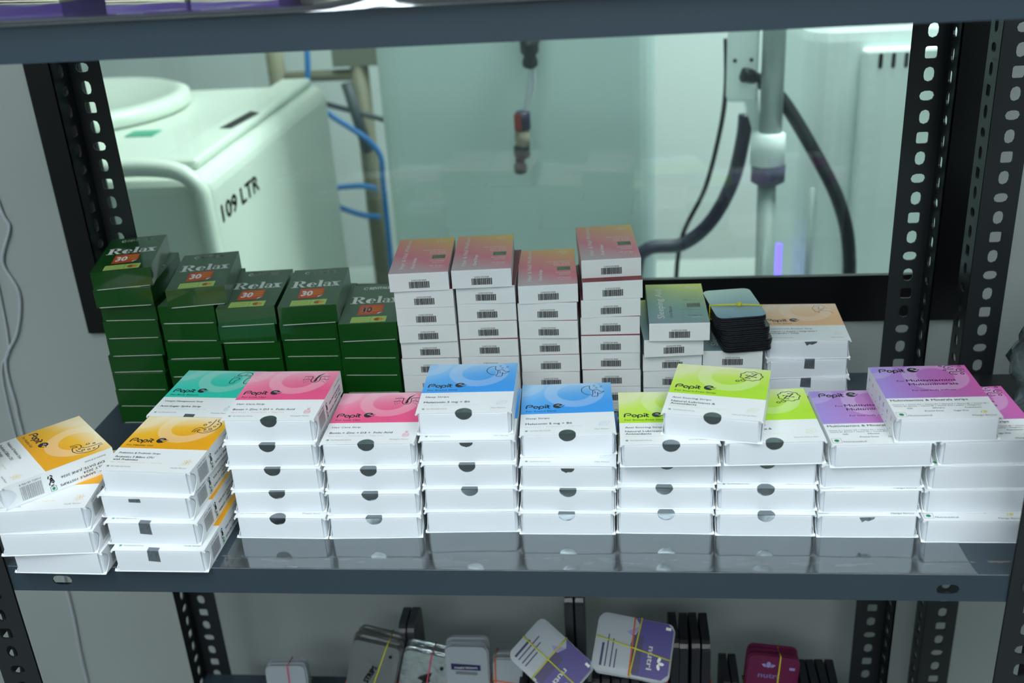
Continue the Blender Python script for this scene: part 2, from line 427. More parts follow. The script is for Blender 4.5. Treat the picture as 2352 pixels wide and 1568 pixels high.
# neighbouring rack: only its nearest post shows
nb = thing('neighbour_rack_post', 'slotted dark post of the next rack, right behind the shelf', 'post', (0, 0, -1000))
A = flange_mesh(lambda u, v, t: (394+u, 250+2*t, v), 1); R_(A.build('slotted_flange', M_post, nb))
A = flange_mesh(lambda u, v, t: (394+2*t, 252+33*u/35, v), 2); R_(A.build('slotted_flange', M_post, nb))

# ================================================================== WHITE CARTONS
CW, CD, CH, PITCHZ = 79.0, 90.6, 20.85, 21.1
def carton_meshes(W, D, H, tagn=''):
    s = MB()
    s.box(-W/2, W/2, -.2, D, 0, .45).box(-W/2, W/2, -.05, D, H-.4, H).box(-W/2+.5, W/2-.5, D-.5, D, .6, H-.5)
    for sg in (-1, 1):
        pr = [(D, .6), (D, H-.5), (1.0, H-.5)]+[(2.0+8.5*math.sin(math.pi*i/10), H-1.2-(H-2.4)*i/10) for i in range(11)]+[(1.0, .6)]
        a, b = (sg*(W/2-.5), sg*W/2)
        s.prism(pr, 'x', min(a, b), max(a, b))
        # card ears at the front corners
        x0 = sg*W/2
        s.add([(x0-sg*3, -.9, .6), (x0+sg*.7, -.5, .7), (x0+sg*.5, 1.5, 2.4), (x0-sg*.3, 2, .6)], [(0, 1, 2), (0, 2, 3), (1, 3, 2), (0, 3, 1)])
        s.add([(x0-sg*2, -.3, H-.5), (x0+sg*.8, .2, H-1.6), (x0, 2.2, H-.6), (x0-sg*.2, .2, H-2.6)], [(0, 1, 2), (0, 3, 1), (1, 3, 2), (0, 2, 3)])
    sleeve = s.mesh('sleeve'+tagn, M_card)
    f = MB(); prof = [(.5, .47), (.2, 2), (0, H*.5), (0, H-4), (.15, H-1.6), (.6, H-.75), (3.5, H-.5), (3.5, .47)]
    f.prism(prof, 'x', -W/2+3.3, W/2-3.3)
    flap = f.mesh('tuck_flap'+tagn, M_flap)
    d = []
    for sg in (-1, 1):
        m = MB(); pts = [(W/2-3.6, 2.0), (W/2-2.4, 2.2), (W/2-1.4, 3.6), (W/2-1.1, 6), (W/2-1.0, 12)]
        vs = [(sg*x, y, z) for z in (.6, H-.5) for x, y in pts]; n = len(pts)
        fs = [(i, i+1, n+i+1, n+i) if sg > 0 else (n+i, n+i+1, i+1, i) for i in range(n-1)]
        m.add(vs, fs); d.append(m.mesh('dust_flap'+tagn, M_flap, True))
    return sleeve, flap, d
CART = carton_meshes(CW, CD, CH)
ZP = CH+.10       # printed layers
def popit_logo():
    s = MB(); z = CH+.2; x0, y0 = -35, 45.6; wd = 1.35
    def rb(p): s.ribbon([(x0+a, y0+b) for a, b in p], wd, z)
    rb([(0, -.2), (.25, 3.8), (.9, 5.4), (2, 6), (4.3, 6), (5.2, 5.2), (5.3, 3.8), (4.6, 2.9), (1.8, 2.8)])
    s.circ(x0+8.2, y0+2, 1.75, wd, z, -25, 318, n=16)
    rb([(11.1, -2.2), (11.3, 2.6), (11.9, 3.6), (13.2, 3.9), (14.6, 3.4), (15, 2), (14.6, .6), (13.4, .15), (12.2, .3)])
    rb([(16.7, -.1), (16.7, 3.8)]); s.disc(x0+16.75, y0+5.6, .85, z)
    rb([(18.5, 5.8), (18.5, 1.2), (19.0, .3), (20.4, .1)]); rb([(17.9, 3.7), (20.6, 3.7)])
    cx, cy = -7.8, 49
    s.flat([(cx, cy-.3)]+[(cx+4.3*math.cos(math.radians(a)), cy+4.2*math.sin(math.radians(a))) for a in range(12, 331, 14)], z)
    s.ribbon([(cx+3.0, cy-2.2), (cx+4.9, cy-.6)], .8, z); s.ribbon([(cx+4.2, cy+.3), (cx+6.0, cy+.9)], .7, z)
    s.mi = 1
    s.ribbon([(cx-1.6, cy+.6), (cx-.2, cy+1.9), (cx+1.4, cy+1.9)], .5, z+.08); s.ribbon([(cx-.6, cy+.2), (cx+1, cy+1.0)], .4, z+.08)
    return s
LOGO = popit_logo().mesh('logo', [M_ink, M_white])
def logo_at(dx, dy, name):
    s = popit_logo(); s.v = [(a+dx, b+dy, c) for a, b, c in s.v]; return s.mesh(name, [M_black, M_white])
LOGO_V = logo_at(2.5, 34, 'logo')
def icon_mesh(kind):
    s = MB(); z = CH+.2; wd = .8
    if kind == 'stomach':
        s.ribbon(spline([(12.5, 64.5), (13.5, 70), (17, 72.3), (21, 71.5), (24, 75), (25, 80), (25.6, 87)]), wd, z)
        s.ribbon(spline([(14.6, 64.4), (15.3, 68), (18, 69), (16.8, 66), (19.5, 64.2), (24, 63.6), (29, 66), (32.6, 72), (33.4, 78), (31, 82.5), (28.4, 83.5), (28.3, 87)]), wd, z)
        s.ribbon(spline([(22, 66.5), (26, 67), (29, 70)], 4), wd, z)
        for a, b, r in ((19, 77.6, 1.3), (21.4, 82, 1.0), (26.4, 71, 1.2), (28.8, 75, 1.0), (22.3, 69.4, .9), (30, 79, .8)): s.circ(a, b, r, .7, z, n=12)
    elif kind == 'hair':
        for sg in (0, 1):
            X = (lambda q: q) if sg == 0 else (lambda q: 43-q)
            s.ribbon(spline([(X(10), 79.5), (X(17), 79.5), (X(18), 77), (X(17.6), 72), (X(19), 69), (21.5, 67.8)], 5), wd, z)
            s.ribbon(spline([(X(9.7), 74), (X(12), 73), (X(14), 74.5), (X(16.6), 73.5)], 4), wd, z)
            for a, b in ((11, 76.5), (14, 77), (11, 70.5), (13.5, 69.5), (15.3, 70.6), (12.2, 67.8)): s.disc(X(a), b, .5, z, n=6)
        s.flat([(20.3, 69.6), (22.2, 69.3), (23.2, 71.5), (22.7, 75), (24.2, 81), (28, 87.2), (22.4, 81.5), (20.9, 76)], z)
    elif kind == 'moon':
        s.ribbon(spline([(20.5, 84.6), (16, 83.4), (13.2, 78.6), (14, 72.5), (18, 68.2), (21.5, 67.6)]), .65, z)
        s.ribbon(spline([(20.5, 84.6), (20.2, 80), (21.8, 76.6), (25, 74.4)]), .65, z)
        s.ribbon(spline([(22.6, 75.6), (24.5, 77), (27.4, 76.6), (30, 73.2), (32.8, 73.8), (31.2, 71.4), (28.8, 69.6), (26.6, 69.8)]), .65, z)
        s.ribbon(spline([(22.8, 75), (23, 70), (22, 65.2), (25, 64.6), (27, 65.2), (27.2, 72)]), .65, z); s.ribbon([(25, 73.5), (25, 70)], .6, z)
        for a, b, q in ((24.4, 84.6, 1), (26.4, 80.6, 1.1), (30.6, 82.6, 1.2)): s.ribbon([(a-q, b+q*1.2), (a+q, b+q*1.2), (a-q, b-q*1.2), (a+q, b-q*1.2)], .55, z)
    elif kind == 'cloud':
        pts = []
        for i in range(72):
            a = 2*math.pi*i/72; r = 1+.06*math.cos(9*a)
            pts.append((24.4+9*r*math.cos(a), 76.3+8.4*r*math.sin(a)))
        s.ribbon(pts, .8, z, True)
        for a, b, q in ((21.6, 74.8, 2.2), (26.4, 78, 2.4)): s.ribbon([(a-q, b+q*1.3), (a+q, b+q*1.3), (a-q, b-q*1.3), (a+q, b-q*1.3)], 1.5, z)
        s.circ(18.2, 67.6, 1.9, .8, z, ry=1.5, n=14); s.circ(13.8, 65.8, 1.5, .8, z, ry=1.2, n=12)
    elif kind == 'feet':
        for x in (14.5, 28.5):
            s.ribbon(spline([(x-3, 65.6), (x-3.2, 71), (x-1.6, 75.4), (x+2.8, 75.8), (x+4.2, 73), (x+1.4, 70), (x+1.2, 66), (x-1, 64), (x-3, 65.6)]), .8, z)
            for k in range(5): s.disc(x-2.6+1.6*k, 78+.3*k, .55, z, n=8)
        s.ribbon(spline([(14, 80.6), (16, 85.6), (21.5, 88), (27, 85.6), (29, 80.6)]), .8, z); s.ribbon([(14, 80.6), (29, 80.6)], .8, z); s.ribbon([(21.5, 81), (23, 85.5)], .6, z)
    elif kind == 'abc':
        for t, a, b, r in (('A', 25.4, 86.2, 3.9), ('B', 33.2, 80.4, 3.4), ('C', 26.2, 76, 3.2)):
            s.circ(a, b, r, .8, z, 20, 320, ry=r*.92, n=22); s.text(t, a, b-1.5, z, 3.0, align='CENTER', bold=.01)
        for a, b, r in ((19.2, 89.2, 1.1), (34.6, 88.6, 1.1), (20.6, 81.6, 1.0), (32.8, 74.4, 1.3)): s.circ(a, b, r, .75, z, n=12)
    elif kind == 'arm':
        s.ribbon([(17, 69), (14.5, 79), (18, 86), (25, 86.6), (27.5, 83)], .5, z); s.ribbon([(17, 69), (22, 72.5), (31, 71.5), (33.5, 66)], .5, z)
        s.ribbon(spline([(18.5, 83), (22, 82), (20.5, 77), (25, 76), (26, 80), (30, 78)]), .5, z); s.circ(22.6, 75, 1.4, .4, z, n=10); s.disc(20, 68.4, .9, z, n=8); s.disc(28, 83.4, .5, z, n=8)
    return s
def flavour_icon(s, kind, z):
    x, y, wd = 30.4, 15.6, .32
    if kind == 'pineapple':
        s.circ(x, y-1.6, 2.7, wd, z, ry=3.6, n=14)
        for k in (-1.4, 0, 1.4): s.ribbon([(x-2.3, y-3+k), (x+2.2, y-.4+k)], wd*.8, z); s.ribbon([(x+2.3, y-3+k), (x-2.2, y-.4+k)], wd*.8, z)
        for a in (-1.6, 0, 1.6): s.ribbon([(x-.5, y+2), (x+a, y+6), (x+.6, y+2.2)], wd, z)
    elif kind == 'vanilla':
        for k in range(6):
            a = math.radians(60*k+15); cx, cy = x+2.6*math.cos(a), y+3.0*math.sin(a)
            s.ribbon([(x, y), (cx-1.1*math.sin(a), cy+1.1*math.cos(a)), (x+4.4*math.cos(a), y+5*math.sin(a)), (cx+1.1*math.sin(a), cy-1.1*math.cos(a))], wd, z, True)
        s.ribbon([(x-1, y-2), (x-4.5, y-5)], wd, z)
    else:
        s.ribbon(spline([(x-4, y-2), (x-3, y+2.4), (x+1, y+3.6), (x+4.2, y+3.4), (x+3.6, y), (x, y-2.8), (x-4, y-2)]), wd, z); s.ribbon([(x-4.6, y-2.8), (x+2.4, y+2)], wd, z)
        for k in (-2, 0): s.ribbon([(x+k, y-.6), (x+k+.6, y+1.6), (x+k+1.8, y+1.4)], wd*.8, z)
def print_mesh(fl):
    """all flat lettering of the top face: dark ink, tinted ink"""
    s = MB(); z = CH+.16
    if fl['kind'] != 'violet':
        s.text(fl['for'], -35, 39.4, z, 2.5, width=fl.get('forw'), bold=.008)
        s.text(fl['sub'], -35, 26.6, z, 2.6, width=fl['subw'], bold=.006)
        if len(fl['main']) == 1: s.text(fl['main'][0], -35, 17, z, 2.9, width=fl['mainw'][0], bold=.014)
        else:
            s.text(fl['main'][0], -35, 20.2, z, 2.7, width=fl['mainw'][0], bold=.014); s.text(fl['main'][1], -35, 16, z, 2.7, width=fl['mainw'][1], bold=.014)
        s.mi = 1; s.text('NUTRACEUTICAL', -31.2, 5.8, z, 1.5, width=17.4); s.text(fl['flav'], 34.4, 6.0, z, 1.6, width=fl['flavw'], align='RIGHT')
        s.mi = 2; s.text('Plant Based', -35, 12.5, z, 1.3, width=12.5); s.disc(-20.2, 13.1, .3, z, n=6); s.text('Precise Dose', -17.5, 12.5, z, 1.3, width=13); s.disc(-2.2, 13.1, .3, z, n=6); s.text('Sugar free', .5, 12.5, z, 1.3, width=10.5)
        flavour_icon(s, fl['ficon'], z)
        s.mi = 3; s.disc(-34, 6.6, .75, z, n=10); s.circ(-34, 6.6, 1.5, .25, z, 45, 405, n=4)
    else:
        s.text('For', -23, 62, z, 3.0, width=6); s.text('Multivitamins', -15.4, 62.2, z, 3.8, width=39.4, bold=.018); s.text('Multiminerals', -15.2, 55.4, z, 3.8, width=39, bold=.018)
        s.text('For total body wellness', -15.2, 45.4, z, 2.4, width=34, bold=.008)
        s.text('Multivitamins & Minerals strips', -37, 28.3, z, 3.0, width=59.5, bold=.014)
        s.text('Vitamin A + Vitamin D3 + Vitamin K2 + Vitamin C + Vitamin B5 + Vitamin B6 +', -37.4, 22, z, 1.4, width=74, bold=.006)
        s.text('Vitamin B7 (Biotin) + Vitamin B9 + Vitamin B12 + Iodine + Manganese', -37.2, 19.3, z, 1.4, width=66.6, bold=.006)
        for t, a, b in (('Safe', -25.6, 15.6), ('Effective', -3.7, 15.6), ('Convenient', 22.4, 15.4), ('Precise Dose', -8.4, 10.8), ('Sugar free', 11.8, 10.6)): s.text(t, a, b, z, 1.9, align='CENTER', bold=.006)
        s.text('Nutraceutical', -29.8, 3.8, z, 2.0, width=17.6, bold=.008); s.text('Mango flavour', 36.2, 2.6, z, 1.9, width=18.4, align='RIGHT')
        s.mi = 1; s.ribbon([(-38.3, 3.2), (-31, 3.2), (-31, 10), (-38.3, 10)], .35, z, True)
        s.mi = 2; s.ribbon(spline([(25.5, 8), (27.6, 10.6), (30.6, 9.8), (29.4, 7.6), (27, 7.4), (25.5, 8)]), .5, z); s.disc(28.8, 9, 1.0, z)
        s.mi = 3; s.disc(-34.6, 6.6, 1.9, z)
    return s.mesh('lettering', [M_ink if fl['kind'] != 'violet' else M_black, M_greyink, fl['tint'], M_veg])
BARS = [(i, w_) for i, w_ in zip([0,1.0,1.6,2.5,3.4,3.9,5.0,5.7,6.6,7.0,8.1,8.8,9.3,10.3,11.0,11.9,12.5,13.4,14.2,14.8,15.7,16.4,17.3,18.0,18.6,19.4], [.5,.25,.5,.6,.25,.6,.3,.6,.2,.7,.4,.25,.6,.35,.6,.25,.6,.4,.3,.6,.3,.6,.35,.25,.5,.3])]
def barcode(s, x, y, w_, h, z, plane):
    k = w_/19.8; thin = .62 if plane == 'right' else 1.0
    for a, b in BARS:
        q = [(x+a*k, y), (x+(a+b*thin)*k, y), (x+(a+b*thin)*k, y+h), (x+a*k, y+h)]
        if plane == 'front': s.add([(p[0], z, p[1]) for p in q], [(0, 1, 2, 3)])
        elif plane == 'right': s.add([(z, p[0], p[1]) for p in q], [(0, 1, 2, 3)])
        else: s.add([(p[0], p[1], z) for p in q], [(0, 1, 2, 3)])
def side_mesh():
    """print of the right side face"""
    s = MB(); X = CW/2+.12
    barcode(s, 14, 3.0, 17, 12.5, X, 'right')
    s.text('8 906183 720013', 14, 16.6, X, 1.6, width=17, plane='right')
    s.text('A', 36.6, 9.6, X, 5, plane='right', bold=.05, sx=.8); 
    def ring(cy, cz, r, wd):
        for a0 in (0, 120, 240):
            p = [(cy+r*math.cos(math.radians(a0+a)), cz+r*math.sin(math.radians(a0+a))) for a in range(0, 91, 30)]
            n = len(p); L = [(X, q[0]*1, q[1]) for q in p]
            inn = [(cy+(r-wd)*math.cos(math.radians(a0+a)), cz+(r-wd)*math.sin(math.radians(a0+a))) for a in range(0, 91, 30)]
            s.add(L+[(X, q[0], q[1]) for q in inn], [(n+i, i, i+1, n+i+1) for i in range(n-1)])
    ring(37.8, 14.5, 2.2, 1.0); ring(37.8, 8.4, 2.2, 1.0)
    for i, t in enumerate(('FREE SAMPLE 10STRIPS', 'JULY 2024', 'EXP DATE: JUNE 2026')): s.text(t, 82, 5.2+3.4*i, X, 2.0, rot=math.pi, plane='right', bold=.02, width=(38, 18, 36)[i])
    s.text('(Inclusive of all taxes)', 84, 17, X, 1.4, rot=math.pi, plane='right')
    s.mi = 1
    for a, b, c, d in ((36, 2.6, 41, 3.0), (36, 6.6, 41, 7.0), (36, 2.6, 36.4, 7), (40.6, 2.6, 41, 7)): s.add([(X, a, b-1), (X, c, b-1), (X, c, d-1), (X, a, d-1)], [(0, 1, 2, 3)])
    s.add([(X, 38.5+1.3*math.cos(math.radians(30*i)), 3.8+1.3*math.sin(math.radians(30*i))) for i in range(12)], [tuple(range(12))])
    return s.mesh('side_print', [M_black, M_veg])
SIDE = side_mesh()
def leftside_mesh():
    s = MB(); X = -CW/2-.12; cols = 5
    for i in range(7):
        y = 84-i*11.2
        s.mi = i % 5
        s.text('ABCDEKZ'[i], y, 11.5, X, 3.4, plane='left', bold=.02); s.text('o'*2, y-.5, 7.5, X, 1.4, plane='left')
        s.mi = 4
        s.add([(X, y, 3.6), (X, y-1.4, 3.6), (X, y-1.4, 4.4), (X, y, 4.4)], [(0, 1, 2, 3)])
    return s.mesh('side_print', [M_greyink, mat('ink_orange', srgb(225, 140, 50)), mat('ink_yellow', srgb(230, 205, 120)), mat('ink_blue', srgb(70, 130, 200)), M_black])
LSIDE = leftside_mesh()
FL = {
 'yellow': dict(kind='stomach', light=srgb(244, 232, 190), sat=srgb(244, 190, 50), deep=srgb(238, 170, 24), tint=mat('tint_yellow', srgb(236, 205, 130)), **{'for': 'For Healthy Gut', 'forw': 24, 'sub': 'Prebiotics & Probiotic Strips', 'subw': 37, 'main': ['Probiotics 5 Billion CFU', 'with Prebiotics'], 'mainw': [34, 22], 'flav': 'Vanilla Flavour', 'flavw': 14, 'ficon': 'vanilla'}),
 'pink': dict(kind='hair', light=srgb(246, 180, 204), sat=srgb(244, 128, 166), deep=srgb(238, 84, 140), tint=mat('tint_pink', srgb(232, 150, 165)), **{'for': 'For Lush Hair', 'forw': 22, 'sub': 'Hair Care Strip', 'subw': 24.6, 'main': ['Biotin + Zinc + D3 +  Folic Acid'], 'mainw': [53.5], 'flav': 'Pineapple Flavour', 'flavw': 16, 'ficon': 'pineapple'}),
 'blue': dict(kind='moon', light=srgb(165, 212, 250), sat=srgb(98, 182, 250), deep=srgb(54, 160, 246), tint=mat('tint_blue', srgb(178, 205, 228)), **{'for': 'For Sound Sleep', 'forw': 26, 'sub': 'Sleep Strips', 'subw': 20, 'main': ['Melatonin 5 mg + B6'], 'mainw': [38.8], 'flav': 'Mint Flavour', 'flavw': 12, 'ficon': 'leaf'}),
 'lime': dict(kind='cloud', light=srgb(234, 242, 185), sat=srgb(204, 238, 90), deep=srgb(178, 230, 30), tint=mat('tint_lime', srgb(208, 226, 150)), **{'for': 'For Snore-Free Sleep', 'forw': 34, 'sub': 'Anti Snoring Strips', 'subw': 31.5, 'main': ['Natural Lubricants &', 'Antoxidants'], 'mainw': [35.4, 21], 'flav': 'Natural Herbal Mint', 'flavw': 19, 'ficon': 'leaf'}),
 'violet': dict(kind='violet', light=srgb(160, 140, 222), sat=srgb(186, 122, 198), deep=srgb(204, 98, 174), tint=mat('tint_mango', srgb(226, 214, 70))),
 'teal': dict(kind='feet', light=srgb(130, 228, 214), sat=srgb(76, 220, 200), deep=srgb(44, 206, 182), tint=mat('tint_teal', srgb(165, 220, 214)), **{'for': 'For Body Balance', 'forw': 27, 'sub': 'Weight Management Strip', 'subw': 37, 'main': ['Anti-Sugar Spike Strip'], 'mainw': [39], 'flav': 'Pineapple Flavour', 'flavw': 16, 'ficon': 'pineapple'}),
 'peach': dict(kind='arm', light=srgb(244, 212, 184), sat=srgb(242, 198, 158), deep=srgb(238, 184, 132), tint=mat('tint_peach', srgb(210, 214, 214)), **{'for': 'For Testo Boost', 'forw': 24, 'sub': 'Testosterone Booster Strip', 'subw': 42, 'main': ['Fenugreek + L Arginine + Ginkgo Biloba +', 'Ashwagandha + Shilajit'], 'mainw': [46, 28], 'flav': 'Mint Flavour', 'flavw': 12, 'ficon': 'leaf'}),
}
for k, fl in FL.items():
    pm = panel_mat('printed_field_'+k, fl['light'], fl['sat'], fl['deep'], .0065 if k != 'violet' else .010, .0725 if k != 'violet' else .071, horizontal=(k == 'violet'))
    fl['panel'] = MB().box(-CW/2+.05, CW/2-.05, 35.8 if k != 'violet' else 33.8, CD-.05, CH, CH+.1).mesh('colour_field', pm)
    fl['print'] = print_mesh(fl)
    fl['icon'] = icon_mesh({'violet': 'abc'}.get(fl['kind'], fl['kind'])).mesh('icon', M_ink)
def seal_mesh(kind, seed):
    rnd = random.Random(seed); s = MB(); r = 7.0; H = CH
    if kind == 'round':
        drop, back = 6.3, 7.2
        fp = [(r*math.cos(math.radians(a))*(1+rnd.uniform(-.03, .03)), -drop*math.sin(math.radians(a))) for a in range(0, 181, 15)]
        s.add([(x, -.16+.06*math.sin(x*.9), H-.55+q) for x, q in fp], [tuple(range(len(fp)))[::-1]])
        s.add([(-r, -.42, H-.5), (r, -.42, H-.5), (r, -.36, H+.16), (-r, -.36, H+.16)], [(0, 1, 2, 3)])
        s.add([(-r, -.36, H+.16)]+[(-r*math.cos(math.radians(a)), back*math.sin(math.radians(a)), H+.18) for a in range(0, 181, 15)]+[(r, -.36, H+.16)], [tuple(range(15))[::-1]])
        m = M_foil
    elif kind == 'half':
        fp = [(5.6*math.cos(math.radians(a)), -4.2*math.sin(math.radians(a))*rnd.uniform(.85, 1.1)) for a in range(0, 181, 15)]
        s.add([(x, -.14, H-2.2+q) for x, q in fp], [tuple(range(len(fp)))[::-1]]); m = M_foil
    elif kind == 'square':
        s.add([(-5, -.16, H-10), (5.2, -.16, H-11), (5, -.16, H-.8), (-4.6, -.16, H-.6)], [(0, 1, 2, 3)])
        s.add([(-4.6, -.4, H-.5), (5, -.4, H-.5), (5.2, -.36, H+.17), (-4.4, -.36, H+.17)], [(0, 1, 2, 3)])
        s.add([(-4.4, -.36, H+.17), (5.2, -.36, H+.17), (5.0, 4, H+.18), (-4.8, 4.6, H+.18)], [(0, 1, 2, 3)]); m = M_holo
    elif kind == 'strip':
        s.add([(-5, -.16, H-5.4), (5.4, -.16, H-5.6), (5.2, -.16, H-2.0), (-4.8, -.16, H-2.2)], [(0, 1, 2, 3)]); m = M_holo
    else:                                     # torn seal
        s.add([(-6, -.16, H-1.4), (-3.6, -.16, H-6), (-1, -.16, H-4.2), (1.4, -.16, H-5), (5.6, -.16, H-2.8), (6.2, -.16, H-1.0)], [(0, 1, 2, 3, 4, 5)]); m = M_holo
    return s.mesh('seal', m)
SEALS = {}
def place_carton(fl, x, y, z, th, label, top=False, seal=None, sealx=0.0, group=None, side=True, lside=False, scale=None):
    t = thing('supplement_carton', label, 'box', (x, y, z), math.radians(th), group)
    if scale: t.scale = scale
    link('sleeve', CART[0], t); link('tuck_flap', CART[1], t)
    for d in CART[2]: link('dust_flap', d, t)
    F = FL[fl]
    cf = link('colour_field', F['panel'], t); link('lettering', F['print'], t)
    if top:
        link('logo', LOGO_V if fl == 'violet' else LOGO, cf); link('icon', F['icon'], cf)
    if side: link('side_print', SIDE, t)
    if lside: link('side_print', LSIDE, t)
    if seal:
        key = (seal, random.randint(0, 3))
        if key not in SEALS: SEALS[key] = seal_mesh(*key)
        o = link('seal', SEALS[key], t); o.location.x = sealx*MM
    return t
ORD = ['bottom', 'second from the bottom', 'third from the bottom', 'fourth from the bottom', 'fifth from the bottom']
def stack(fl, rows, desc, toplabel, seals, topargs=None, group=None):
    n = len(rows)
    for k, (x, y, th) in enumerate(rows):
        top = (k == n-1)
        lab = toplabel if top and toplabel else 'white carton, %s of the %s' % (ORD[k] if k else 'bottom one', desc)
        sl = seals[k] if seals else None
        st, sxx = (sl if isinstance(sl, tuple) else (sl, random.uniform(-1.5, 1.5)))
        place_carton(fl, x, y, k*PITCHZ, th, lab, top=top or (fl == 'yellow'), seal=st, sealx=sxx, side=(fl in ('yellow', 'pink')), lside=(fl == 'violet' and top))
stack('yellow', [(-416.5, -99.3, -.9), (-418.8, -102.5, 4), (-421.5, -101, 6.5)], 'leftmost yellow stack', 'yellow topped carton under the crosswise yellow carton at the left end', [None]*3)
place_carton('yellow', -473.2, -74.5, 3*PITCHZ, -44.7, 'yellow carton lying turned crosswise on the leftmost stack', True)
stack('yellow', [(-331, -95.5, -.2), (-336.1, -87.7, -.7), (-340.4, -81.3, -2.7), (-337.6, -76.8, -3.7)], 'second yellow stack from the left', 'yellow carton topping the stack left of the pink stacks', [('square', -4), ('square', -5), ('strip', -8), None])
for k in range(4):
    place_carton('teal', -336+k*.3, 15, k*PITCHZ, -3 if k == 3 else -1+k*.5, 'teal carton topping the stack behind the yellow and pink cartons' if k == 3 else 'white carton, %s of the teal stack behind the yellow stack' % ORD[k].replace('bottom', 'bottom one', 1 if k == 0 else 0), top=(k == 3), seal='square' if k == 3 else None, sealx=0, side=False)
stack('pink', [(-243.2, -48.2, -.6), (-244, -41, 1.2), (-244.5, -38.5, .6), (-246.6, -35.2, .3), (-246.1, -30.8, -.4)], 'taller pink stack', 'pink hair care carton topping the taller pink stack', ['round']*5)
stack('pink', [(-162.2, -47.4, 1.9), (-162.4, -43.5, .9), (-162.2, -39.3, .9), (-163.9, -34, .9)], 'shorter pink stack', 'pink hair care carton topping the shorter pink stack', ['round']*4)
stack('blue', [(-81.1, -37.9, 1.6), (-81.3, -36, .6), (-81, -32.5, .6), (-81.6, -28.8, .8), (-83.7, -20, 1.5)], 'taller blue stack', 'light blue sleep carton topping the taller blue stack', [None, 'round', 'round', 'half', 'round'])
stack('blue', [(-1.2, -40.3, .1), (-.3, -37.3, -1.1), (.5, -34.7, -.9), (1.1, -19.4, 3.2)], 'shorter blue stack', 'light blue sleep carton topping the shorter blue stack', ['round', 'round', 'half', 'round'])
stack('lime', [(79.3, -38.8, -.7), (80, -33.6, -.1), (81.0, -29, -1.3), (83.3, -36.7, 1.1)], 'left lime green stack', 'lime green snoring carton under the tilted one, on the left', ['round']*4)
stack('lime', [(159.9, -40.9, -.2), (161, -35.2, -.3), (162, -28.3, -1.2), (166, -34, 2.5)], 'right lime green stack', 'lime green snoring carton under the tilted one, on the right', ['round']*4)
place_carton('lime', 115.6, -30.2, 4*PITCHZ, -11.4, 'lime green carton turned askew across both lime stacks', True, seal='round', sealx=.8, side=False)
stack('violet', [(240.5, -42.3, .3), (241.8, -38.2, .9), (242.6, -34.2, .2), (247.8, -37.5, 2.3)], 'left violet stack', 'violet multivitamin carton under the topmost violet one, on the left', ['torn', None, None, None])
stack('violet', [(321.0, -48.5, 0), (322.6, -38, .4), (324.8, -36, 1.5), (330.7, -33.6, 3.0)], 'right violet stack', 'violet multivitamin carton under the topmost violet one, on the right', [None]*4)
place_carton('violet', 295.7, -34.6, 4*PITCHZ, 1.7, 'violet multivitamin carton bridging the two violet stacks', True, side=False, lside=True)
# peach stack at the back
PN = ['bottom one', 'second from the bottom', 'third from the bottom']
for k in range(4):
    place_carton('peach', (224.8, 225.4, 225.2, 224.6)[k], (166, 167, 168, 170)[k], k*19.6, (1, -1, 3.5, -1)[k], 'peach carton topping the stack beside the black sachets' if k == 3 else 'white carton, %s of the peach stack at the back' % PN[k],
                 top=(k == 3), seal=('square', 'square', 'square', 'torn')[k], sealx=(0, -2, 1, 2)[k], side=False, scale=(1, 1.0, 19.5/21.1))

# ================================================================== SMALL WHITE CARTONS AT THE BACK
HW, HD, HH_, HP = 56.4, 99.0, 18.2, 18.53
s = MB(); s.box(-HW/2, HW/2, 0, HD, 0, HH_); HBODY = s.mesh('body', M_hcard)
s = MB(); s.box(-HW/2+.05, HW/2-.05, .1, HD-.1, HH_, HH_+.08)
HLID = {'hair': s.mesh('printed_lid', grad_mat('hair_lid', [srgb(205, 180, 186), srgb(236, 122, 146), srgb(244, 156, 130), srgb(248, 204, 86)], .6, 1.0, 0.0, .11)),
        'red': s.mesh('printed_lid', M_red),
        'sleep': s.mesh('printed_lid', grad_mat('sleep_lid', [srgb(120, 148, 156), srgb(116, 156, 150), srgb(160, 190, 122), srgb(232, 240, 90)], .35, 1.0, .0, .108))}
def hair_print(kind):
    s = MB(); z = HH_+.14
    a = dict(plane='z', rot=math.pi/2)
    if kind == 'hair': s.text('Hair & Nail Wellness', -15.4, 12, z, 4.2, width=84, **a)
    else: s.text('Sleeping Aid', -13.2, 11.5, z, 6.6, width=73, **a)
    s.text('Oral Strips', -5.2, 12, z, 3.0, width=29, bold=.03, **a)
    L = [('Natural Biotin,', 61.5), ('Folic Acid,', 56.5), ('Zinc & D3', 51.5)] if kind == 'hair' else [('Melatonin', 55), ('10 mg', 49.5)]
    for t, y in L: s.text(t, 22.4, y, z, 2.7, align='RIGHT', bold=.01)
    for t, y in ([('Pineapple', 30.5), ('Flavour', 25.8)] if kind == 'hair' else [('Mint Flavour', 31)]): s.text(t, 22.4, y, z, 2.6, align='RIGHT', bold=.01)
    s.text('30 Strips', 22.4, 16.5, z, 2.6, align='RIGHT', bold=.012); s.rect(12, 22, 13, 13.5, z)
    for i in range(5): s.circ(13.5+2*i, 88+1.5*math.sin(i*2), 1.7, .35, z, 30*i, 30*i+240, ry=3.0, n=10)
    s.mi = 1; s.text('Pure', 11, 43.2, z+.03, 2.2); s.text('Strips', 11.6, 39, z+.03, 2.4)
    tg = MB().rect(9.8, 22.6, 37.6, 47.4, z-.03).mesh('printed_tag', mat('hair_tag', srgb(92, 122, 98)) if kind == 'hair' else mat('sleep_tag', srgb(96, 104, 92)))
    return s.mesh('lettering', [M_white, mat('pale_green_ink', srgb(150, 180, 140))]), tg
HPRINT = {'hair': hair_print('hair'), 'sleep': hair_print('sleep')}
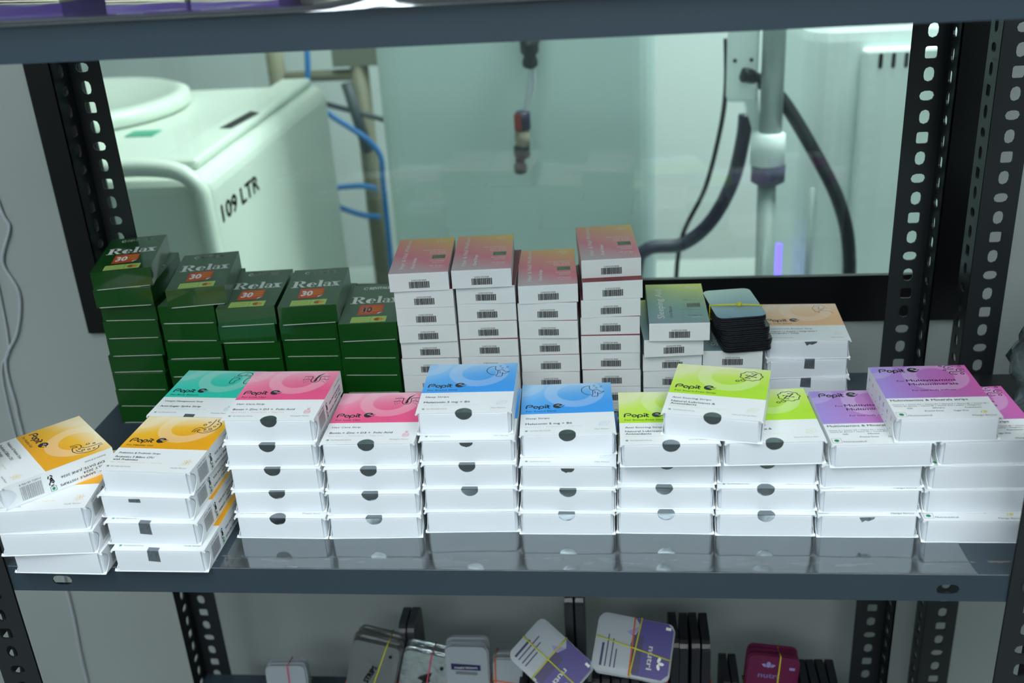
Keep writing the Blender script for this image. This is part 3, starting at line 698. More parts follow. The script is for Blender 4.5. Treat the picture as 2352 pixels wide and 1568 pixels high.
BARS_ = BARS; BARS = [(a, b*1.35) for a, b in BARS_[::1]]
s = MB(); barcode(s, -9.6, 3.0, 19.4, 6.6, -.08, 'front'); BARS = BARS_; s.text('8906183720075', 7, 11.6, -.08, 1.5, width=14, rot=math.pi, plane='front', bold=.01); HBAR = s.mesh('barcode', M_black)
s = MB(); s.box(-HW/2+3, HW/2-3, -.14, 0, HH_-1.4, HH_-.9); HFLAP = s.mesh('end_flap', M_card)
s = MB(); X = -HW/2-.08; s.box(X, X+.08, .1, HD-.1, .3, HH_-.2); 
HSIDE = {'hair': s.mesh('printed_side', grad_mat('hair_side', [srgb(200, 190, 190), srgb(190, 140, 150), srgb(222, 160, 130)], 0, 1, 0, .1)),
         'sleep': s.mesh('printed_side', grad_mat('sleep_side', [srgb(70, 90, 98), srgb(96, 116, 112), srgb(180, 190, 90)], 0, 1, 0, .1))}
def small_carton(kind, x, y, z, th, label, top):
    t = thing('strip_carton', label, 'box', (x, y, z), math.radians(th))
    link('body', HBODY, t); link('barcode', HBAR, t); link('end_flap', HFLAP, t); link('printed_side', HSIDE[kind], t)
    if top: link('printed_lid', HLID[kind], t); link('lettering', HPRINT[kind][0], t); link('printed_tag', HPRINT[kind][1], t)
    else: link('printed_lid', HLID['red' if kind == 'hair' else 'sleep'], t)
FROMTOP = ['topmost', 'second', 'third', 'fourth', 'fifth', 'sixth', 'seventh', 'eighth', 'ninth']
def hstack(kind, n, rows, desc, toplab):
    last = rows[-1]
    for i in range(n):
        x, y, th = rows[i] if i < len(rows) else (last[0], last[1], 0.3*((i*7) % 5-2))
        k = n-1-i
        lab = toplab if i == 0 else 'small white barcoded carton, %s from the top of %s' % (FROMTOP[i], desc)
        small_carton(kind, x, y, k*HP, th, lab, i == 0)
hstack('hair', 9, [(-143.6, 141.9, 4.2), (-141, 145.2, 2.4), (-141, 145.6, 1.9), (-140.8, 146.8, 3), (-141.1, 150, 1), (-142, 149.5, .8)], 'the first hair carton stack', 'pink orange carton topping the first of four stacks')
hstack('hair', 9, [(-84.6, 147.3, 3.8), (-82.6, 152.7, .8), (-82.7, 154, 2.2), (-82.8, 153.4, 1.8), (-82.6, 152, .5)], 'the second hair carton stack', 'pink orange carton topping the second of four stacks')
hstack('hair', 8, [(-22.8, 151.5, 4.2), (-24.3, 152.3, .8), (-24.1, 151.9, -.9), (-23.9, 154.4, 1.4), (-23.6, 153.8, 1), (-24, 154, 0)], 'the third hair carton stack', 'pink orange carton topping the third, lowest of four stacks')
hstack('hair', 9, [(37, 168, 5), (38.0, 158.0, 4.4), (35.9, 158.6, 4), (35, 158.9, 1), (35, 156.5, .2), (34.9, 158, -.5), (35.4, 157.4, .5)], 'the fourth hair carton stack', 'pink orange carton topping the fourth, highest of four stacks')
hstack('sleep', 6, [(99.9, 141.7, .7), (95, 147, 4.6), (94, 153.1, .8), (94.4, 153.4, -2)], 'the sleeping aid stack', 'grey green carton topping the stack left of the black sachets')
hstack('sleep', 4, [(151.6, 158, -.9)], 'the stack under the black sachets', 'small white barcoded carton directly under the black sachet bundles')

# ================================================================== GREEN CARTONS
GW, GD, GH, GP = 57.0, 103.0, 18.9, 19.18
s = MB(); s.box(-GW/2, GW/2, 0, GD, 0, GH); GBODY = s.mesh('body', M_green)
s = MB(); s.add([(-GW/2+5, -.1, .1), (GW/2-5, -.1, .1), (GW/2-5, -.35, .9), (-GW/2+5, -.35, 1.1)], [(0, 1, 2, 3)]); s.box(-GW/2+3, GW/2-3, -.2, 0, .2, .75); GSLIT = s.mesh('tuck_edge', M_paperedge)
def relax_mesh():
    s = MB(); z = GH+.1
    X = lambda x: -24+x*48; Y = lambda y: 51+y*18
    def pl(pts): s.flat([(X(a), Y(b)) for a, b in pts], z)
    def ring(cx, cy, rx, ry, tx, ty, a0, a1, n=14, off=0):
        o = [(cx+rx*math.cos(math.radians(a0+(a1-a0)*i/n)), cy+ry*math.sin(math.radians(a0+(a1-a0)*i/n))) for i in range(n+1)]
        q = [(cx+off+(rx-tx)*math.cos(math.radians(a0+(a1-a0)*i/n)), cy+(ry-ty)*math.sin(math.radians(a0+(a1-a0)*i/n))) for i in range(n+1)]
        for i in range(n): pl([o[i], o[i+1], q[i+1], q[i]])
    # R
    pl([(.04, .06), (.115, .06), (.115, 1), (.04, 1)]); pl([(0, 0), (.155, 0), (.155, .07), (0, .07)]); pl([(0, .93), (.13, .93), (.13, 1), (0, 1)])
    ring(.135, .74, .14, .26, .085, .06, 90, -90); pl([(.13, .48), (.19, .46), (.285, .05), (.32, .05), (.32, 0), (.22, 0)])
    # e
    ring(.42, .33, .105, .35, .07, .05, 62, 325, off=.02); ring(.42, .33, .105, .35, .05, .05, 0, 62); pl([(.36, .32), (.525, .32), (.525, .39), (.36, .39)])
    # l
    pl([(.565, .05), (.635, .05), (.635, 1), (.565, 1)]); pl([(.535, 0), (.665, 0), (.665, .06), (.535, .06)]); pl([(.535, .95), (.6, .95), (.6, 1), (.535, 1)])
    # a
    ring(.735, .2, .065, .2, .045, .04, 100, 330); ring(.745, .46, .075, .2, .04, .05, 10, 165); pl([(.77, .06), (.825, .06), (.825, .5), (.77, .5)]); pl([(.77, 0), (.86, 0), (.86, .07), (.79, .07)]); pl([(.72, .36), (.78, .38), (.78, .43), (.72, .41)])
    # x
    pl([(.855, .62), (.935, .62), (1.0, .06), (.925, .06)][::-1]); pl([(.86, .06), (.885, .06), (.985, .62), (.955, .62)]); pl([(.84, 0), (.91, 0), (.91, .06), (.84, .06)]); pl([(.9, 0), (1.03, 0), (1.03, .06), (.9, .06)]); pl([(.83, .62), (.96, .62), (.96, .68), (.83, .68)]); pl([(.94, .62), (1.02, .62), (1.02, .68), (.94, .68)])
    s.text('REVITALISE', -9.5, 89, z, 6.4, width=25, bold=.05); s.circ(-13.4, 92, 2.0, .9, z, 20, 330, ry=3, n=12)
    s.text('30', -10, 27.5, z+.12, 12.5, width=10.5, bold=.05)
    L1 = MB().flat([(-12.6, 20.8), (7, 21.5), (11.8, 27), (11.4, 46.4), (-12.8, 46.2)], z+.04).mesh('orange_label', mat('orange_print', srgb(206, 84, 36)))
    s.mi = 2; s.flat([(7, 21.5), (9.5, 24), (11.8, 27), (7.4, 25.6)], z+.07)
    L2 = MB().rect(-17, 17.6, 2, 16, z+.04).mesh('lime_label', mat('lime_print', srgb(176, 208, 110)))
    s.mi = 6; s.rect(2, 2.5, 2, 16, z+.08)
    s.mi = 4; s.disc(9, 8.6, 3.4, z+.1, ry=3.8); 
    s.mi = 5; s.disc(12.6, 8.4, 2.5, z+.13, ry=3)
    for i in range(3): s.rect(.5, 10, 40-i*5, 42-i*5, z+.12)
    s.mi = 6
    for i in range(2): s.text('oral strips', -15.5, 10.5-i*5.5, z+.1, 2.6, width=15)
    return s.mesh('lettering', [M_white, mat('orange_print', srgb(206, 84, 36)), M_card, mat('lime_print', srgb(176, 208, 110)), mat('fruit_brown', srgb(150, 92, 30)), mat('fruit_orange', srgb(220, 150, 50)), mat('lime_dark', srgb(120, 160, 80))]), L1, L2
GPRINT = relax_mesh()
def gstack(n, rows, desc, toplab):
    last = rows[-1]
    for i in range(n):
        x, y, th = rows[i] if i < len(rows) else (last[0], last[1], .4*((i*3) % 5-2))
        t = thing('green_carton', toplab if i == 0 else 'dark green carton, %s from the top of the %s green stack' % (FROMTOP[i], desc), 'box', (x, y, (n-1-i)*GP), math.radians(th))
        link('body', GBODY, t); link('tuck_edge', GSLIT, t)
        if i < 2: link('lettering', GPRINT[0], t); link('orange_label', GPRINT[1], t); link('lime_label', GPRINT[2], t)
gstack(9, [(-440.4, 152, 13), (-442, 150.3, 6.5), (-445.1, 160, .9), (-445.6, 159, 2), (-445.1, 158, 2.4), (-449, 160, 2), (-448.2, 157, -1), (-449, 157, -1)], 'leftmost', 'green carton topping the leftmost and tallest green stack')
gstack(8, [(-366.5, 148.2, 11), (-380.5, 150, 1), (-380.9, 150.6, -1.5), (-380, 149.4, 2), (-380.5, 147.3, 1.2)], 'second', 'green carton hanging askew on top of the second green stack')
gstack(7, [(-317.5, 142.6, 6), (-320, 143.9, 1.8), (-318.3, 146.4, 1.6)], 'third', 'green carton topping the third, middle green stack')
gstack(7, [(-256.2, 144, 6.5), (-259.4, 148.9, 1.6), (-259.8, 151, .2)], 'fourth', 'green carton topping the fourth green stack from the left')
gstack(6, [(-199.2, 144.5, 4.5), (-200.4, 145.3, -1), (-201, 146, -1)], 'rightmost', 'green carton topping the rightmost, lowest green stack')

# ================================================================== CLEAR FILM ON THE SHELVES
def film_grid(x0, x1, prof, skew, amp, seed, nx=60, curl=None):
    """wavy sheet: prof is a list of (y,z) across the edge, skew shifts the right end with y"""
    rnd = random.Random(seed); ph = [rnd.uniform(0, 6.28) for _ in range(6)]
    s = MB(); ny = len(prof)
    for j, (y, z) in enumerate(prof):
        for i in range(nx+1):
            u = i/nx; x = x0+(x1+skew*(j/(ny-1))-x0)*u
            wv = amp*(math.sin(x*.031+ph[0])+.6*math.sin(x*.083+ph[1]+j)+.4*math.sin(x*.17+ph[2]))
            cz = curl(x)*(0, .1, .4, .8, 1, .75, .1)[j] if curl else 0
            s.v.append((x, y-(.05 if z < 0 else 0)-max(0, wv)*.0, z+abs(wv)*.5+cz))
    for j in range(ny-1):
        for i in range(nx):
            a = j*(nx+1)+i; s.f.append((a+nx+1, a+nx+2, a+1, a)); s.m.append(0)
    return s
f_ = film_grid(-284, 308, [(-30, .16), (-50, .2), (-70, .3), (-80, .25), (-86, .2), (-89.2, .16)], 5, .25, 3)
tag(f_.build('plastic_film', M_film, None, True), 'clear plastic film lying along the front of the middle shelf', 'film')
f2 = film_grid(-440, 330, [(60, 433.3), (0, 433.5), (-40, 434), (-70, 435), (-86, 436), (-93, 434.8), (-95, 432.5)], 0, .35, 5, curl=lambda x: 8*math.exp(-((x+92)/30)**2))
tag(f2.build('plastic_film', M_film, None, True), 'clear plastic film curling over the edge of the top shelf', 'film')

# ================================================================== PURPLE CARTONS ON THE TOP SHELF
M_purple = grad_mat('purple_card', [srgb(118, 100, 168), srgb(96, 74, 150), srgb(74, 46, 128)], 1, 0, -.06, .06, .4)
M_cream = mat('cream_edge', srgb(214, 214, 186), .6)
def purple_carton(x, y, th, W, label, m=M_purple):
    t = thing('purple_carton', label, 'box', (x, y, 433.8), math.radians(th))
    D, H = 70, 110
    MB().box(-W/2, W/2, 0, D, 1.2, H).build('body', m, t)
    MB().box(-W/2+1, W/2-1, -.6, D-1, 0, 1.1).build('bottom_flap', M_cream, t)
    b = MB(); b.add([(-W/2+8, -.1, 14), (-W/2+32, -.1, 14), (-W/2+32, -.1, 28), (-W/2+8, -.1, 28)], [(0, 1, 2, 3)])
    b.mi = 1; barcode(b, -W/2+10, 16, 20, 10, -.2, 'front'); b.build('barcode_label', [M_white, M_black], t)
purple_carton(-432, 58, -16, 105, 'purple carton at the left end of the top shelf')
purple_carton(-299, 10, -14, 72, 'purple carton second from the left on the top shelf')
purple_carton(-226, -6, -14, 74, 'purple carton third from the left on the top shelf')
purple_carton(-140, -12, -10, 76, 'nearly black carton right of the purple ones on the top shelf', mat('black_card', srgb(24, 22, 28), .4))

# ================================================================== SACHETS
def sachet_prism(w_, h, t, r=7, bulge=0.0):
    s = MB(); pts = arc(w_/2-r, h/2-r, r, 0, 90, 4)+arc(-w_/2+r, h/2-r, r, 90, 180, 4)+arc(-w_/2+r, -h/2+r, r, 180, 270, 4)+arc(w_/2-r, -h/2+r, r, 270, 360, 4)
    n = len(pts)
    def ringat(k, z): return [(a*k, b*k, z) for a, b in pts]
    vs = ringat(1, -t/2)+ringat(1, t/2)+ringat(.82, -t/2-bulge)+ringat(.82, t/2+bulge)
    fs = [(i, (i+1) % n, n+(i+1) % n, n+i) for i in range(n)]
    fs += [(n+i, n+(i+1) % n, 3*n+(i+1) % n, 3*n+i) for i in range(n)]+[(2*n+i, 2*n+(i+1) % n, (i+1) % n, i) for i in range(n)]
    fs += [tuple(range(3*n, 4*n)), tuple(range(2*n, 3*n))[::-1]]
    return s.add(vs, fs)
def frame(lean, phi, loc):
    T = math.radians(lean); p = math.radians(phi)
    r = Vector((1, 0, 0)); u = Vector((0, math.sin(T), math.cos(T))); n = Vector((0, -math.cos(T), math.sin(T)))
    x = math.cos(p)*r+math.sin(p)*u; y = -math.sin(p)*r+math.cos(p)*u
    m = Matrix((x, y, n)).transposed().to_4x4(); m.translation = Vector(loc)*MM
    return m
def band_mesh(w_, h, z0, z1, along, off, tilt=0.0, r=.8):
    """rubber band looped round a bundle: along 'x' loops across the width"""
    a = (w_/2+.6) if along == 'x' else (h/2+.6); c = math.tan(math.radians(tilt))
    loop = [(-a, z0), (-a, z1), (-a*.5, z1+.5), (0, z1+.7), (a*.5, z1+.5), (a, z1), (a, z0), (0, z0-.5), (-a, z0)]
    pts = [((q, off+q*c, z) if along == 'x' else (off+q*c, q, z)) for q, z in loop]
    return MB().tube(pts, r, 6)
M_band = {'yellow': mat('band_yellow', srgb(206, 206, 40), .5), 'green': mat('band_green', srgb(120, 170, 60), .5), 'orange': mat('band_orange', srgb(226, 100, 30), .5), 'red': mat('band_red', srgb(214, 74, 66), .5), 'pink': mat('band_pink', srgb(214, 70, 110), .5)}
def bundle(label, loc, lean, phi, n, w_, h, t, m, bands=(), front=None, gap=.25, fan=1.2, seed=1, bulge=.3, group=None, cat='sachets'):
    rnd = random.Random(seed)
    g = thing('sachet_bundle', label, cat, (0, 0, 0), 0, group)
    g.matrix_world = frame(lean, phi, loc)
    me = sachet_prism(w_, h, t, bulge=bulge).mesh('sachet', m, False)
    for i in range(n):
        o = link('sachet', me, g); o.location = (rnd.uniform(-fan, fan)*MM, rnd.uniform(-fan, fan)*MM, -(i+.5)*(t+2*bulge+gap)*MM); o.rotation_euler = (0, 0, math.radians(rnd.uniform(-fan, fan)))
        if i == 0: o.location = (0, 0, o.location.z); o.rotation_euler = (0, 0, 0)
    th_ = n*(t+2*bulge+gap)
    for b in bands: band_mesh(w_, h, -th_-.8, .9, b[0], b[1], b[2] if len(b) > 2 else 0).build('rubber_band', M_band[b[3] if len(b) > 3 else 'yellow'], g, True)
    if front:
        for nm, mb_, mm in front: mb_.build(nm, mm, g)
    return g
M_blackfoil = mat('black_sachet_foil', srgb(26, 28, 34), .38, spec=.6, bump=.4, bscale=70)
M_darkgrey = mat('dark_grey_sachet_foil', srgb(52, 56, 62), .35, spec=.6, bump=.4, bscale=60)
M_sky = grad_mat('sky_blue_sachet', [srgb(112, 148, 168), srgb(150, 184, 194), srgb(198, 228, 212)], 0, 1, -.036, .036, .25)
M_silver = mat('grey_silver_foil', srgb(150, 155, 155), .3, metal=.75, bump=.6, bscale=50)
M_crinkle = mat('crinkled_silver_foil', srgb(200, 210, 212), .22, metal=.85, bump=1.0, bscale=70)
M_wfoil = mat('white_sachet_foil', srgb(160, 170, 177), .35, bump=.2, bscale=30)
M_navy = mat('navy_print', srgb(28, 36, 84), .5)
M_nutri = mat('violet_print', srgb(50, 38, 130), .4)
M_nutrid = mat('deep_violet_print', srgb(34, 22, 92), .4)
M_mag = mat('magenta_print', srgb(98, 14, 62), .4)
M_lilac = mat('lilac_print', srgb(140, 134, 190), .4)
# three black bundles on the small carton stack
BZ = 4*HP-.1
for i, (dx, dy, th, m) in enumerate(((161, 188, 8, M_blackfoil), (158, 187, 9, M_blackfoil), (154, 185, 8, M_blackfoil))):
    hgt = 12.6
    g = bundle(['bottom bundle of black sachets on the small carton stack', 'middle bundle of black sachets on the small carton stack', 'top bundle of black sachets with a blue face, held by a yellow band'][i],
               (dx, dy, BZ+hgt*(i+1)+.4), 90, th, 6, 47, 70, 1.4, m, bands=[('x', -8, -10, 'yellow')] if i == 2 else [], seed=20+i, fan=.6, gap=.1)
    if i == 2:
        o = sachet_prism(47, 70, .3, bulge=.25).build('blue_face', M_sky, g); o.location.z = .1*MM
        k = MB().lathe([(.4, -2), (2.2, -1.4), (2.6, 0), (2.2, 1.4), (.4, 2)], n=10).build('band_knot', M_band['yellow'], g, True); k.location = (3*MM, -9*MM, 2.2*MM)
# lower shelf
def nutri_front(w_, h, body, text_z=.6):
    z = .35; a = MB()
    a.flat([(-w_/2+.4, -2), (-w_/2+8, 4), (-2, -4), (w_/2-.4, 2), (w_/2-.4, h/2-7), (w_/2-7, h/2-.4), (-w_/2+7, h/2-.4), (-w_/2+.4, h/2-7)], z+.05)
    dp = MB(); dp.rect(-w_/2+18, w_/2-2, -2, 9, z+.1)
    l = MB(); l.text('nutri', -3, 16, z+.15, 6, width=24, bold=.03, align='CENTER' if False else 'LEFT')
    for ang in (20, 90, 160): 
        cx, cy = 13+4.0*math.cos(math.radians(ang)), 27+4.0*math.sin(math.radians(ang)); c, s_ = math.cos(math.radians(ang)), math.sin(math.radians(ang))
        l.flat([(cx+3.2*c*math.cos(q)-1.7*s_*math.sin(q), cy+3.2*s_*math.cos(q)+1.7*c*math.sin(q)) for q in [2*math.pi*i/12 for i in range(12)]], z+.15)
    l.flat([(-w_/2+4, h/2-9), (-w_/2+7, h/2-9), (-w_/2+7, h/2-3.5), (-w_/2+4, h/2-3.5)], z+.15)
    tx = MB()
    for i, (q, ww) in enumerate(((-h/2+6, 24), (-h/2+11.5, 34), (-h/2+17, 30), (-h/2+21.5, 20))): tx.rect(w_/2-4-ww, w_/2-4, q, q+(2.6 if i == 0 else 1.3), z+.12)
    lil = MB(); lil.flat([(-w_/2+8, 4), (-w_/2+16, -10), (-w_/2+20, -2.8)], z+.1)
    return [('colour_field', a, body), ('dark_field', dp, M_nutrid), ('lettering', l, M_white), ('text_lines', tx, M_navy), ('accent', lil, M_lilac)]
SZ = -429.5
def dark_standing(label, x0, n, ytop, h, seed, lean=8, w_=60, m=M_blackfoil, pitch=5.2, bandcol=None):
    """sachets standing on edge side by side, fat edges to the front"""
    rnd = random.Random(seed)
    g = thing('sachet_bundle', label, 'sachets', (x0, ytop, SZ))
    me = sachet_prism(w_, h, pitch*.78, r=12, bulge=pitch*.09).mesh('sachet', m)
    for i in range(n):
        o = link('sachet', me, g); o.rotation_euler = (math.radians(90), 0, math.radians(90+rnd.uniform(-2, 2)))
        o.location = ((i*pitch+pitch/2)*MM, 0, (h/2+rnd.uniform(0, 1))*MM)
    if bandcol:
        z = h*.58; W = n*pitch
        MB().tube([(-1.4, -w_/2-1, z), (W+1.4, -w_/2-1, z+2), (W+1.4, w_/2+1, z), (-1.4, w_/2+1, z), (-1.4, -w_/2-1, z)], 1.0, 6).build('rubber_band', M_band[bandcol], g, True)
    return g
dark_standing('black sachets on edge with a red band, right of the purple bundles', 92, 4, 172, 160, 2, m=M_blackfoil, pitch=11.4, bandcol='red')
dark_standing('black sachets on edge under the right purple bundle', 6, 7, 168, 106, 3, m=M_blackfoil, pitch=11)
dark_standing('black sachets on edge under the left purple bundle', -78, 6, 168, 88, 4, m=M_blackfoil, pitch=11.4)
dark_standing('dark grey sachets on edge behind the left purple bundle', -26, 2, 225, 172, 5, m=M_darkgrey, pitch=12, w_=46)
bundle('white and violet sachet bundle with a yellow band, left of the two', (-36, 128, -283), 46, -131, 6, 56, 78, 1.8, M_wfoil, [('x', -3, 0, 'yellow'), ('y', 2, 0, 'yellow')], nutri_front(56, 78, M_nutri), seed=8)
bundle('white and violet sachet bundle with orange and yellow bands, right of the two', (54, 128, -262), 46, -100, 12, 60, 80, 2.2, M_wfoil, [('x', -2, 2, 'orange'), ('y', 2, 8, 'yellow'), ('x', 2, -4, 'yellow')], nutri_front(60, 80, M_nutri), seed=9, fan=2.2)
bundle('magenta sachet bundle standing beside black sachets on the lower shelf', (203, 150, -364), 12, -6, 9, 56, 124, 2.0, M_mag, [('x', 20, 0, 'yellow'), ('y', 6, 0, 'yellow')],
       [('lettering', (lambda l: (l.text('nutri', -16, 36, .6, 6, width=22, bold=.03), l.disc(-6, 52, 2.6, .6, ry=3.6), l.flat([(-14, 52), (-11, 49), (-8, 49), (-10, 53)], .6), l.flat([(2, 52), (-1, 49), (-4, 49), (-2, 53)], .6), l.rect(17, 23, 48, 51, .6), l)[-1])(MB()), M_lilac)], seed=10)
dark_standing('black sachets on edge left of the magenta bundle', 150, 2, 165, 108, 6, pitch=10)
dark_standing('black sachets on edge right of the magenta bundle', 236, 4, 165, 102, 7, pitch=10.5)
bundle('grey silver sachet bundle with an orange band, leaning right on the lower shelf', (-255, 150, -362), 10, -13, 12, 56, 140, 2.2, M_silver, [('x', 12, 6, 'orange'), ('y', 2, 8, 'yellow')],
       [('lettering', (lambda l: (l.text('STRIPS', -3, 18, .8, 6, rot=math.radians(70), bold=.05), l.disc(18, 58, 2, .8), l)[-1])(MB()), M_black)], seed=11)
bundle('crinkled silver sachet bundle tied with a pink band', (-194, 152, -370), 12, -12, 7, 56, 124, 2.2, M_crinkle, [('x', 22, 12, 'pink'), ('y', 4, 0, 'pink')],
       [('lettering', (lambda l: (l.text('STRIPS', -2, 6, .9, 6.5, rot=math.radians(70), bold=.05), l.flat([(-8, 30), (4, 26), (8, 40), (0, 36)], .9), l.disc(18, 48, 2.2, .9), l)[-1])(MB()), M_black)], seed=12, bulge=.8)
dark_standing('dark grey sachets standing behind the crinkled silver bundle', -222, 2, 214, 134, 9, m=M_darkgrey, w_=46, pitch=11)
bundle('white sachet bundle with a navy label and an orange band', (-136, 150, -363), 8, 0, 8, 48, 138, 2.2, M_wfoil, [('x', 18, 0, 'orange')],
       [('navy_label', (lambda l: (l.flat([(-18, 40), (16, 39), (16, 46), (-18, 48)], .7), l)[-1])(MB()), M_navy), ('lettering', (lambda l: (l.text('nutrition', -14, 41.5, .9, 3.2, width=26), l)[-1])(MB()), M_white), ('grey_label', (lambda l: (l.flat([(-13, 34), (12, 33), (12, 37), (-13, 38)], .7), l)[-1])(MB()), M_greyink)], seed=13)
bundle('pale sachet bundle with coloured bands beside the left rear post', (-352, 152, -380), 10, 2, 6, 48, 104, 2.2, M_wfoil, [('x', 24, 0, 'green'), ('x', 12, 5, 'red'), ('y', 4, 0, 'pink')], seed=14)
bundle('pale grey sachet bundle with orange bands beside the navy labelled one', (-91, 158, -376), 12, 0, 8, 34, 112, 2.2, M_wfoil, [('x', 28, -8, 'orange'), ('x', 18, 4, 'green'), ('y', -14, 0, 'orange')], seed=15)
bundle('grey sachet bundle lying flat at the left end of the lower shelf', (-425, 150, -398), 78, 4, 12, 46, 62, 2.0, M_silver, [], seed=16)
bundle('black sachet bundle lying flat between the pale and silver bundles', (-302, 160, -396), 80, 0, 12, 26, 62, 2.0, M_blackfoil, [], seed=17)
# green foil sachet lying behind the yellow stacks
def wavy_sachet(name, label, loc, rz, w_, h, m, m2):
    t = thing(name, label, 'sachet', loc, rz)
    s = MB(); nx, ny = 14, 16; rnd = random.Random(4)
    for j in range(ny+1):
        for i in range(nx+1):
            x, y = (i/nx-.5)*w_, (j/ny-.5)*h
            e = min(i, nx-i, j, ny-j)
            s.v.append((x, y, 1.0+min(e, 3)*1.6+(1.4*math.sin(x*.35+y*.1)+1.0*math.sin(x*.2-y*.4) if e > 0 else 0)))
    for j in range(ny):
        for i in range(nx): s.f.append((j*(nx+1)+i, j*(nx+1)+i+1, (j+1)*(nx+1)+i+1, (j+1)*(nx+1)+i)); s.m.append(1 if j < 4 else 0)
    s.box(-w_/2, w_/2, -h/2, h/2, 0, .8)
    s.build('pouch', [m, m2], t, True)
wavy_sachet('foil_sachet', 'crumpled dark green foil sachet between the yellow stacks and green cartons', (-412, 72, 0), math.radians(-18), 58, 96, mat('green_foil', srgb(20, 66, 34), .25, bump=.3, bscale=50), mat('teal_foil', srgb(90, 160, 160), .3))

# ================================================================== NEIGHBOURING SHELF WITH A PLASTIC BAG
s = MB(); s.box(376, 900, -89, 249, -1.2, 0).box(376, 900, -89, -87.8, -25, -1.2)
tag(s.build('neighbour_shelf', M_post), 'dark steel shelf of the next rack, at the right edge', 'shelf')
def bag(loc, label):
    t = thing('plastic_bag', label, 'bag', loc)
    s = MB(); rnd = random.Random(12); n, k = 26, 18
    for j in range(k+1):
        v = j/k; z = 150*v
        for i in range(n):
            a = 2*math.pi*i/n
            r = (1+.10*math.sin(3*a+5*v)+.07*math.sin(7*a-9*v)+rnd.uniform(-.04, .04))*(.92+.22*math.sin(math.pi*v)-.25*v*v)
            s.v.append((95*r*math.cos(a), 80*r*math.sin(a), z+rnd.uniform(-2, 2)*(0 < j < k)))
    for j in range(k):
        for i in range(n): s.f.append((j*n+i, j*n+(i+1) % n, (j+1)*n+(i+1) % n, (j+1)*n+i)); s.m.append(0)
    s.f += [tuple(range(n))[::-1], tuple(range(k*n, (k+1)*n))]; s.m += [0, 0]
    s.build('film', M_bag, t, True)
    MB().box(-56, 60, -48, 50, 4, 120).build('wrapped_pack', mat('grey_pack', srgb(196, 204, 206), .6), t)
bag((510, 140, 0.5), 'crumpled clear plastic bag at the right edge of the picture')

# ================================================================== CABLES ON THE WALL
M_cable = mat('white_cable', srgb(172, 180, 186), .45)
c = MB().tube(spline([(-690, 366, 240), (-684, 366, 170), (-680, 366, 150), (-700, 366, 108), (-690, 366, 66), (-706, 366, 15), (-733, 366, -27), (-736, 366, -90), (-738, 366, -135), (-739, 366, -401), (-748, 366, -560), (-750, 366, -990)]), 2.0, 8)
tag(c.build('cable', M_cable, None, True), 'white cable hanging in loops down the wall left of the rack', 'cable')
c = MB().tube(spline([(-715, 366, 260), (-712, 366, 150), (-716, 366, 60), (-724, 366, -10), (-745, 366, -60), (-752, 366, -300)]), 1.4, 8)
tag(c.build('cable', M_cable, None, True), 'thinner white cable left of the looped one on the wall', 'cable')

# ================================================================== ROOM BEHIND THE GLASS
M_poly = mat('white_polythene', srgb(222, 232, 222), .35, noise=.03, nscale=3)
M_poly2 = mat('translucent_polythene', srgb(180, 197, 196), .35, noise=.03, nscale=2)
M_stencil = mat('stencil_ink', srgb(38, 42, 44), .7)
M_blk = mat('black_plastic', srgb(22, 26, 34), .35)
M_pole = mat('grey_aluminium', srgb(160, 172, 172), .35, metal=.3)
M_machine = mat('white_machine', srgb(220, 230, 230), .35)
t = thing('worktable', 'grey table carrying the tanks behind the glass', 'table', (0, 0, -1000))
MB().box(-1300, 900, 600, 1750, 540, 580).build('tabletop', mat('grey_worktop', srgb(170, 178, 176), .5), t)
for x in (-1270, 870):
    for y in (640, 1710): MB().box(x-20, x+20, y-20, y+20, 0, 540).build('leg', M_pole, t)
t = thing('plastic_tank', 'white rectangular polythene tank marked 109 LTR behind the glass', 'tank', (0, 0, -420))
b = bevel(MB().box(-1080, -552, 672, 1370, 0, 545).build('body', M_poly, t), 28, 4)
lid = MB().lathe([(205, 0), (217, 6), (217, 26), (195, 34), (186, 26), (60, 22), (2, 22)], -985, 1140, 40).build('lid', M_poly, t, True); lid.location.z = .545
bevel(MB().box(-640, -575, 700, 1340, 545, 562).build('top_ridge', M_poly, t), 8, 3)
MB().tube(spline([(-1060, 676, 540), (-800, 672, 552), (-640, 668, 560), (-572, 664, 540), (-560, 664, 470), (-558, 664, 200), (-558, 664, 20)]), 13, 10).build('front_rib', M_poly, t, True)
l = MB()
def right_face_text(l, txt, y0, z0, size, width, X): l.text(txt, y0, z0, X, size, width=width, plane='right', bold=.04)
right_face_text(l, '109 LTR', 702, 464, 26, 175, -551.6); l.build('lettering', M_stencil, t)
q = MB(); q.box(-795, -745, 935, 975, 545, 547); q.build('green_label', mat('green_label', srgb(70, 170, 140), .5), t)
q = MB(); q.flat([(-612, 900), (-590, 896), (-578, 1010), (-600, 1030)], 562.5); q.build('stencil_mark', M_stencil, t)
t = thing('plastic_tank', 'tall translucent white tank in the middle behind the glass', 'tank', (0, 0, -420))
bevel(MB().box(-366, 108, 1000, 1380, 0, 900).build('body', M_poly2, t), 40, 5)
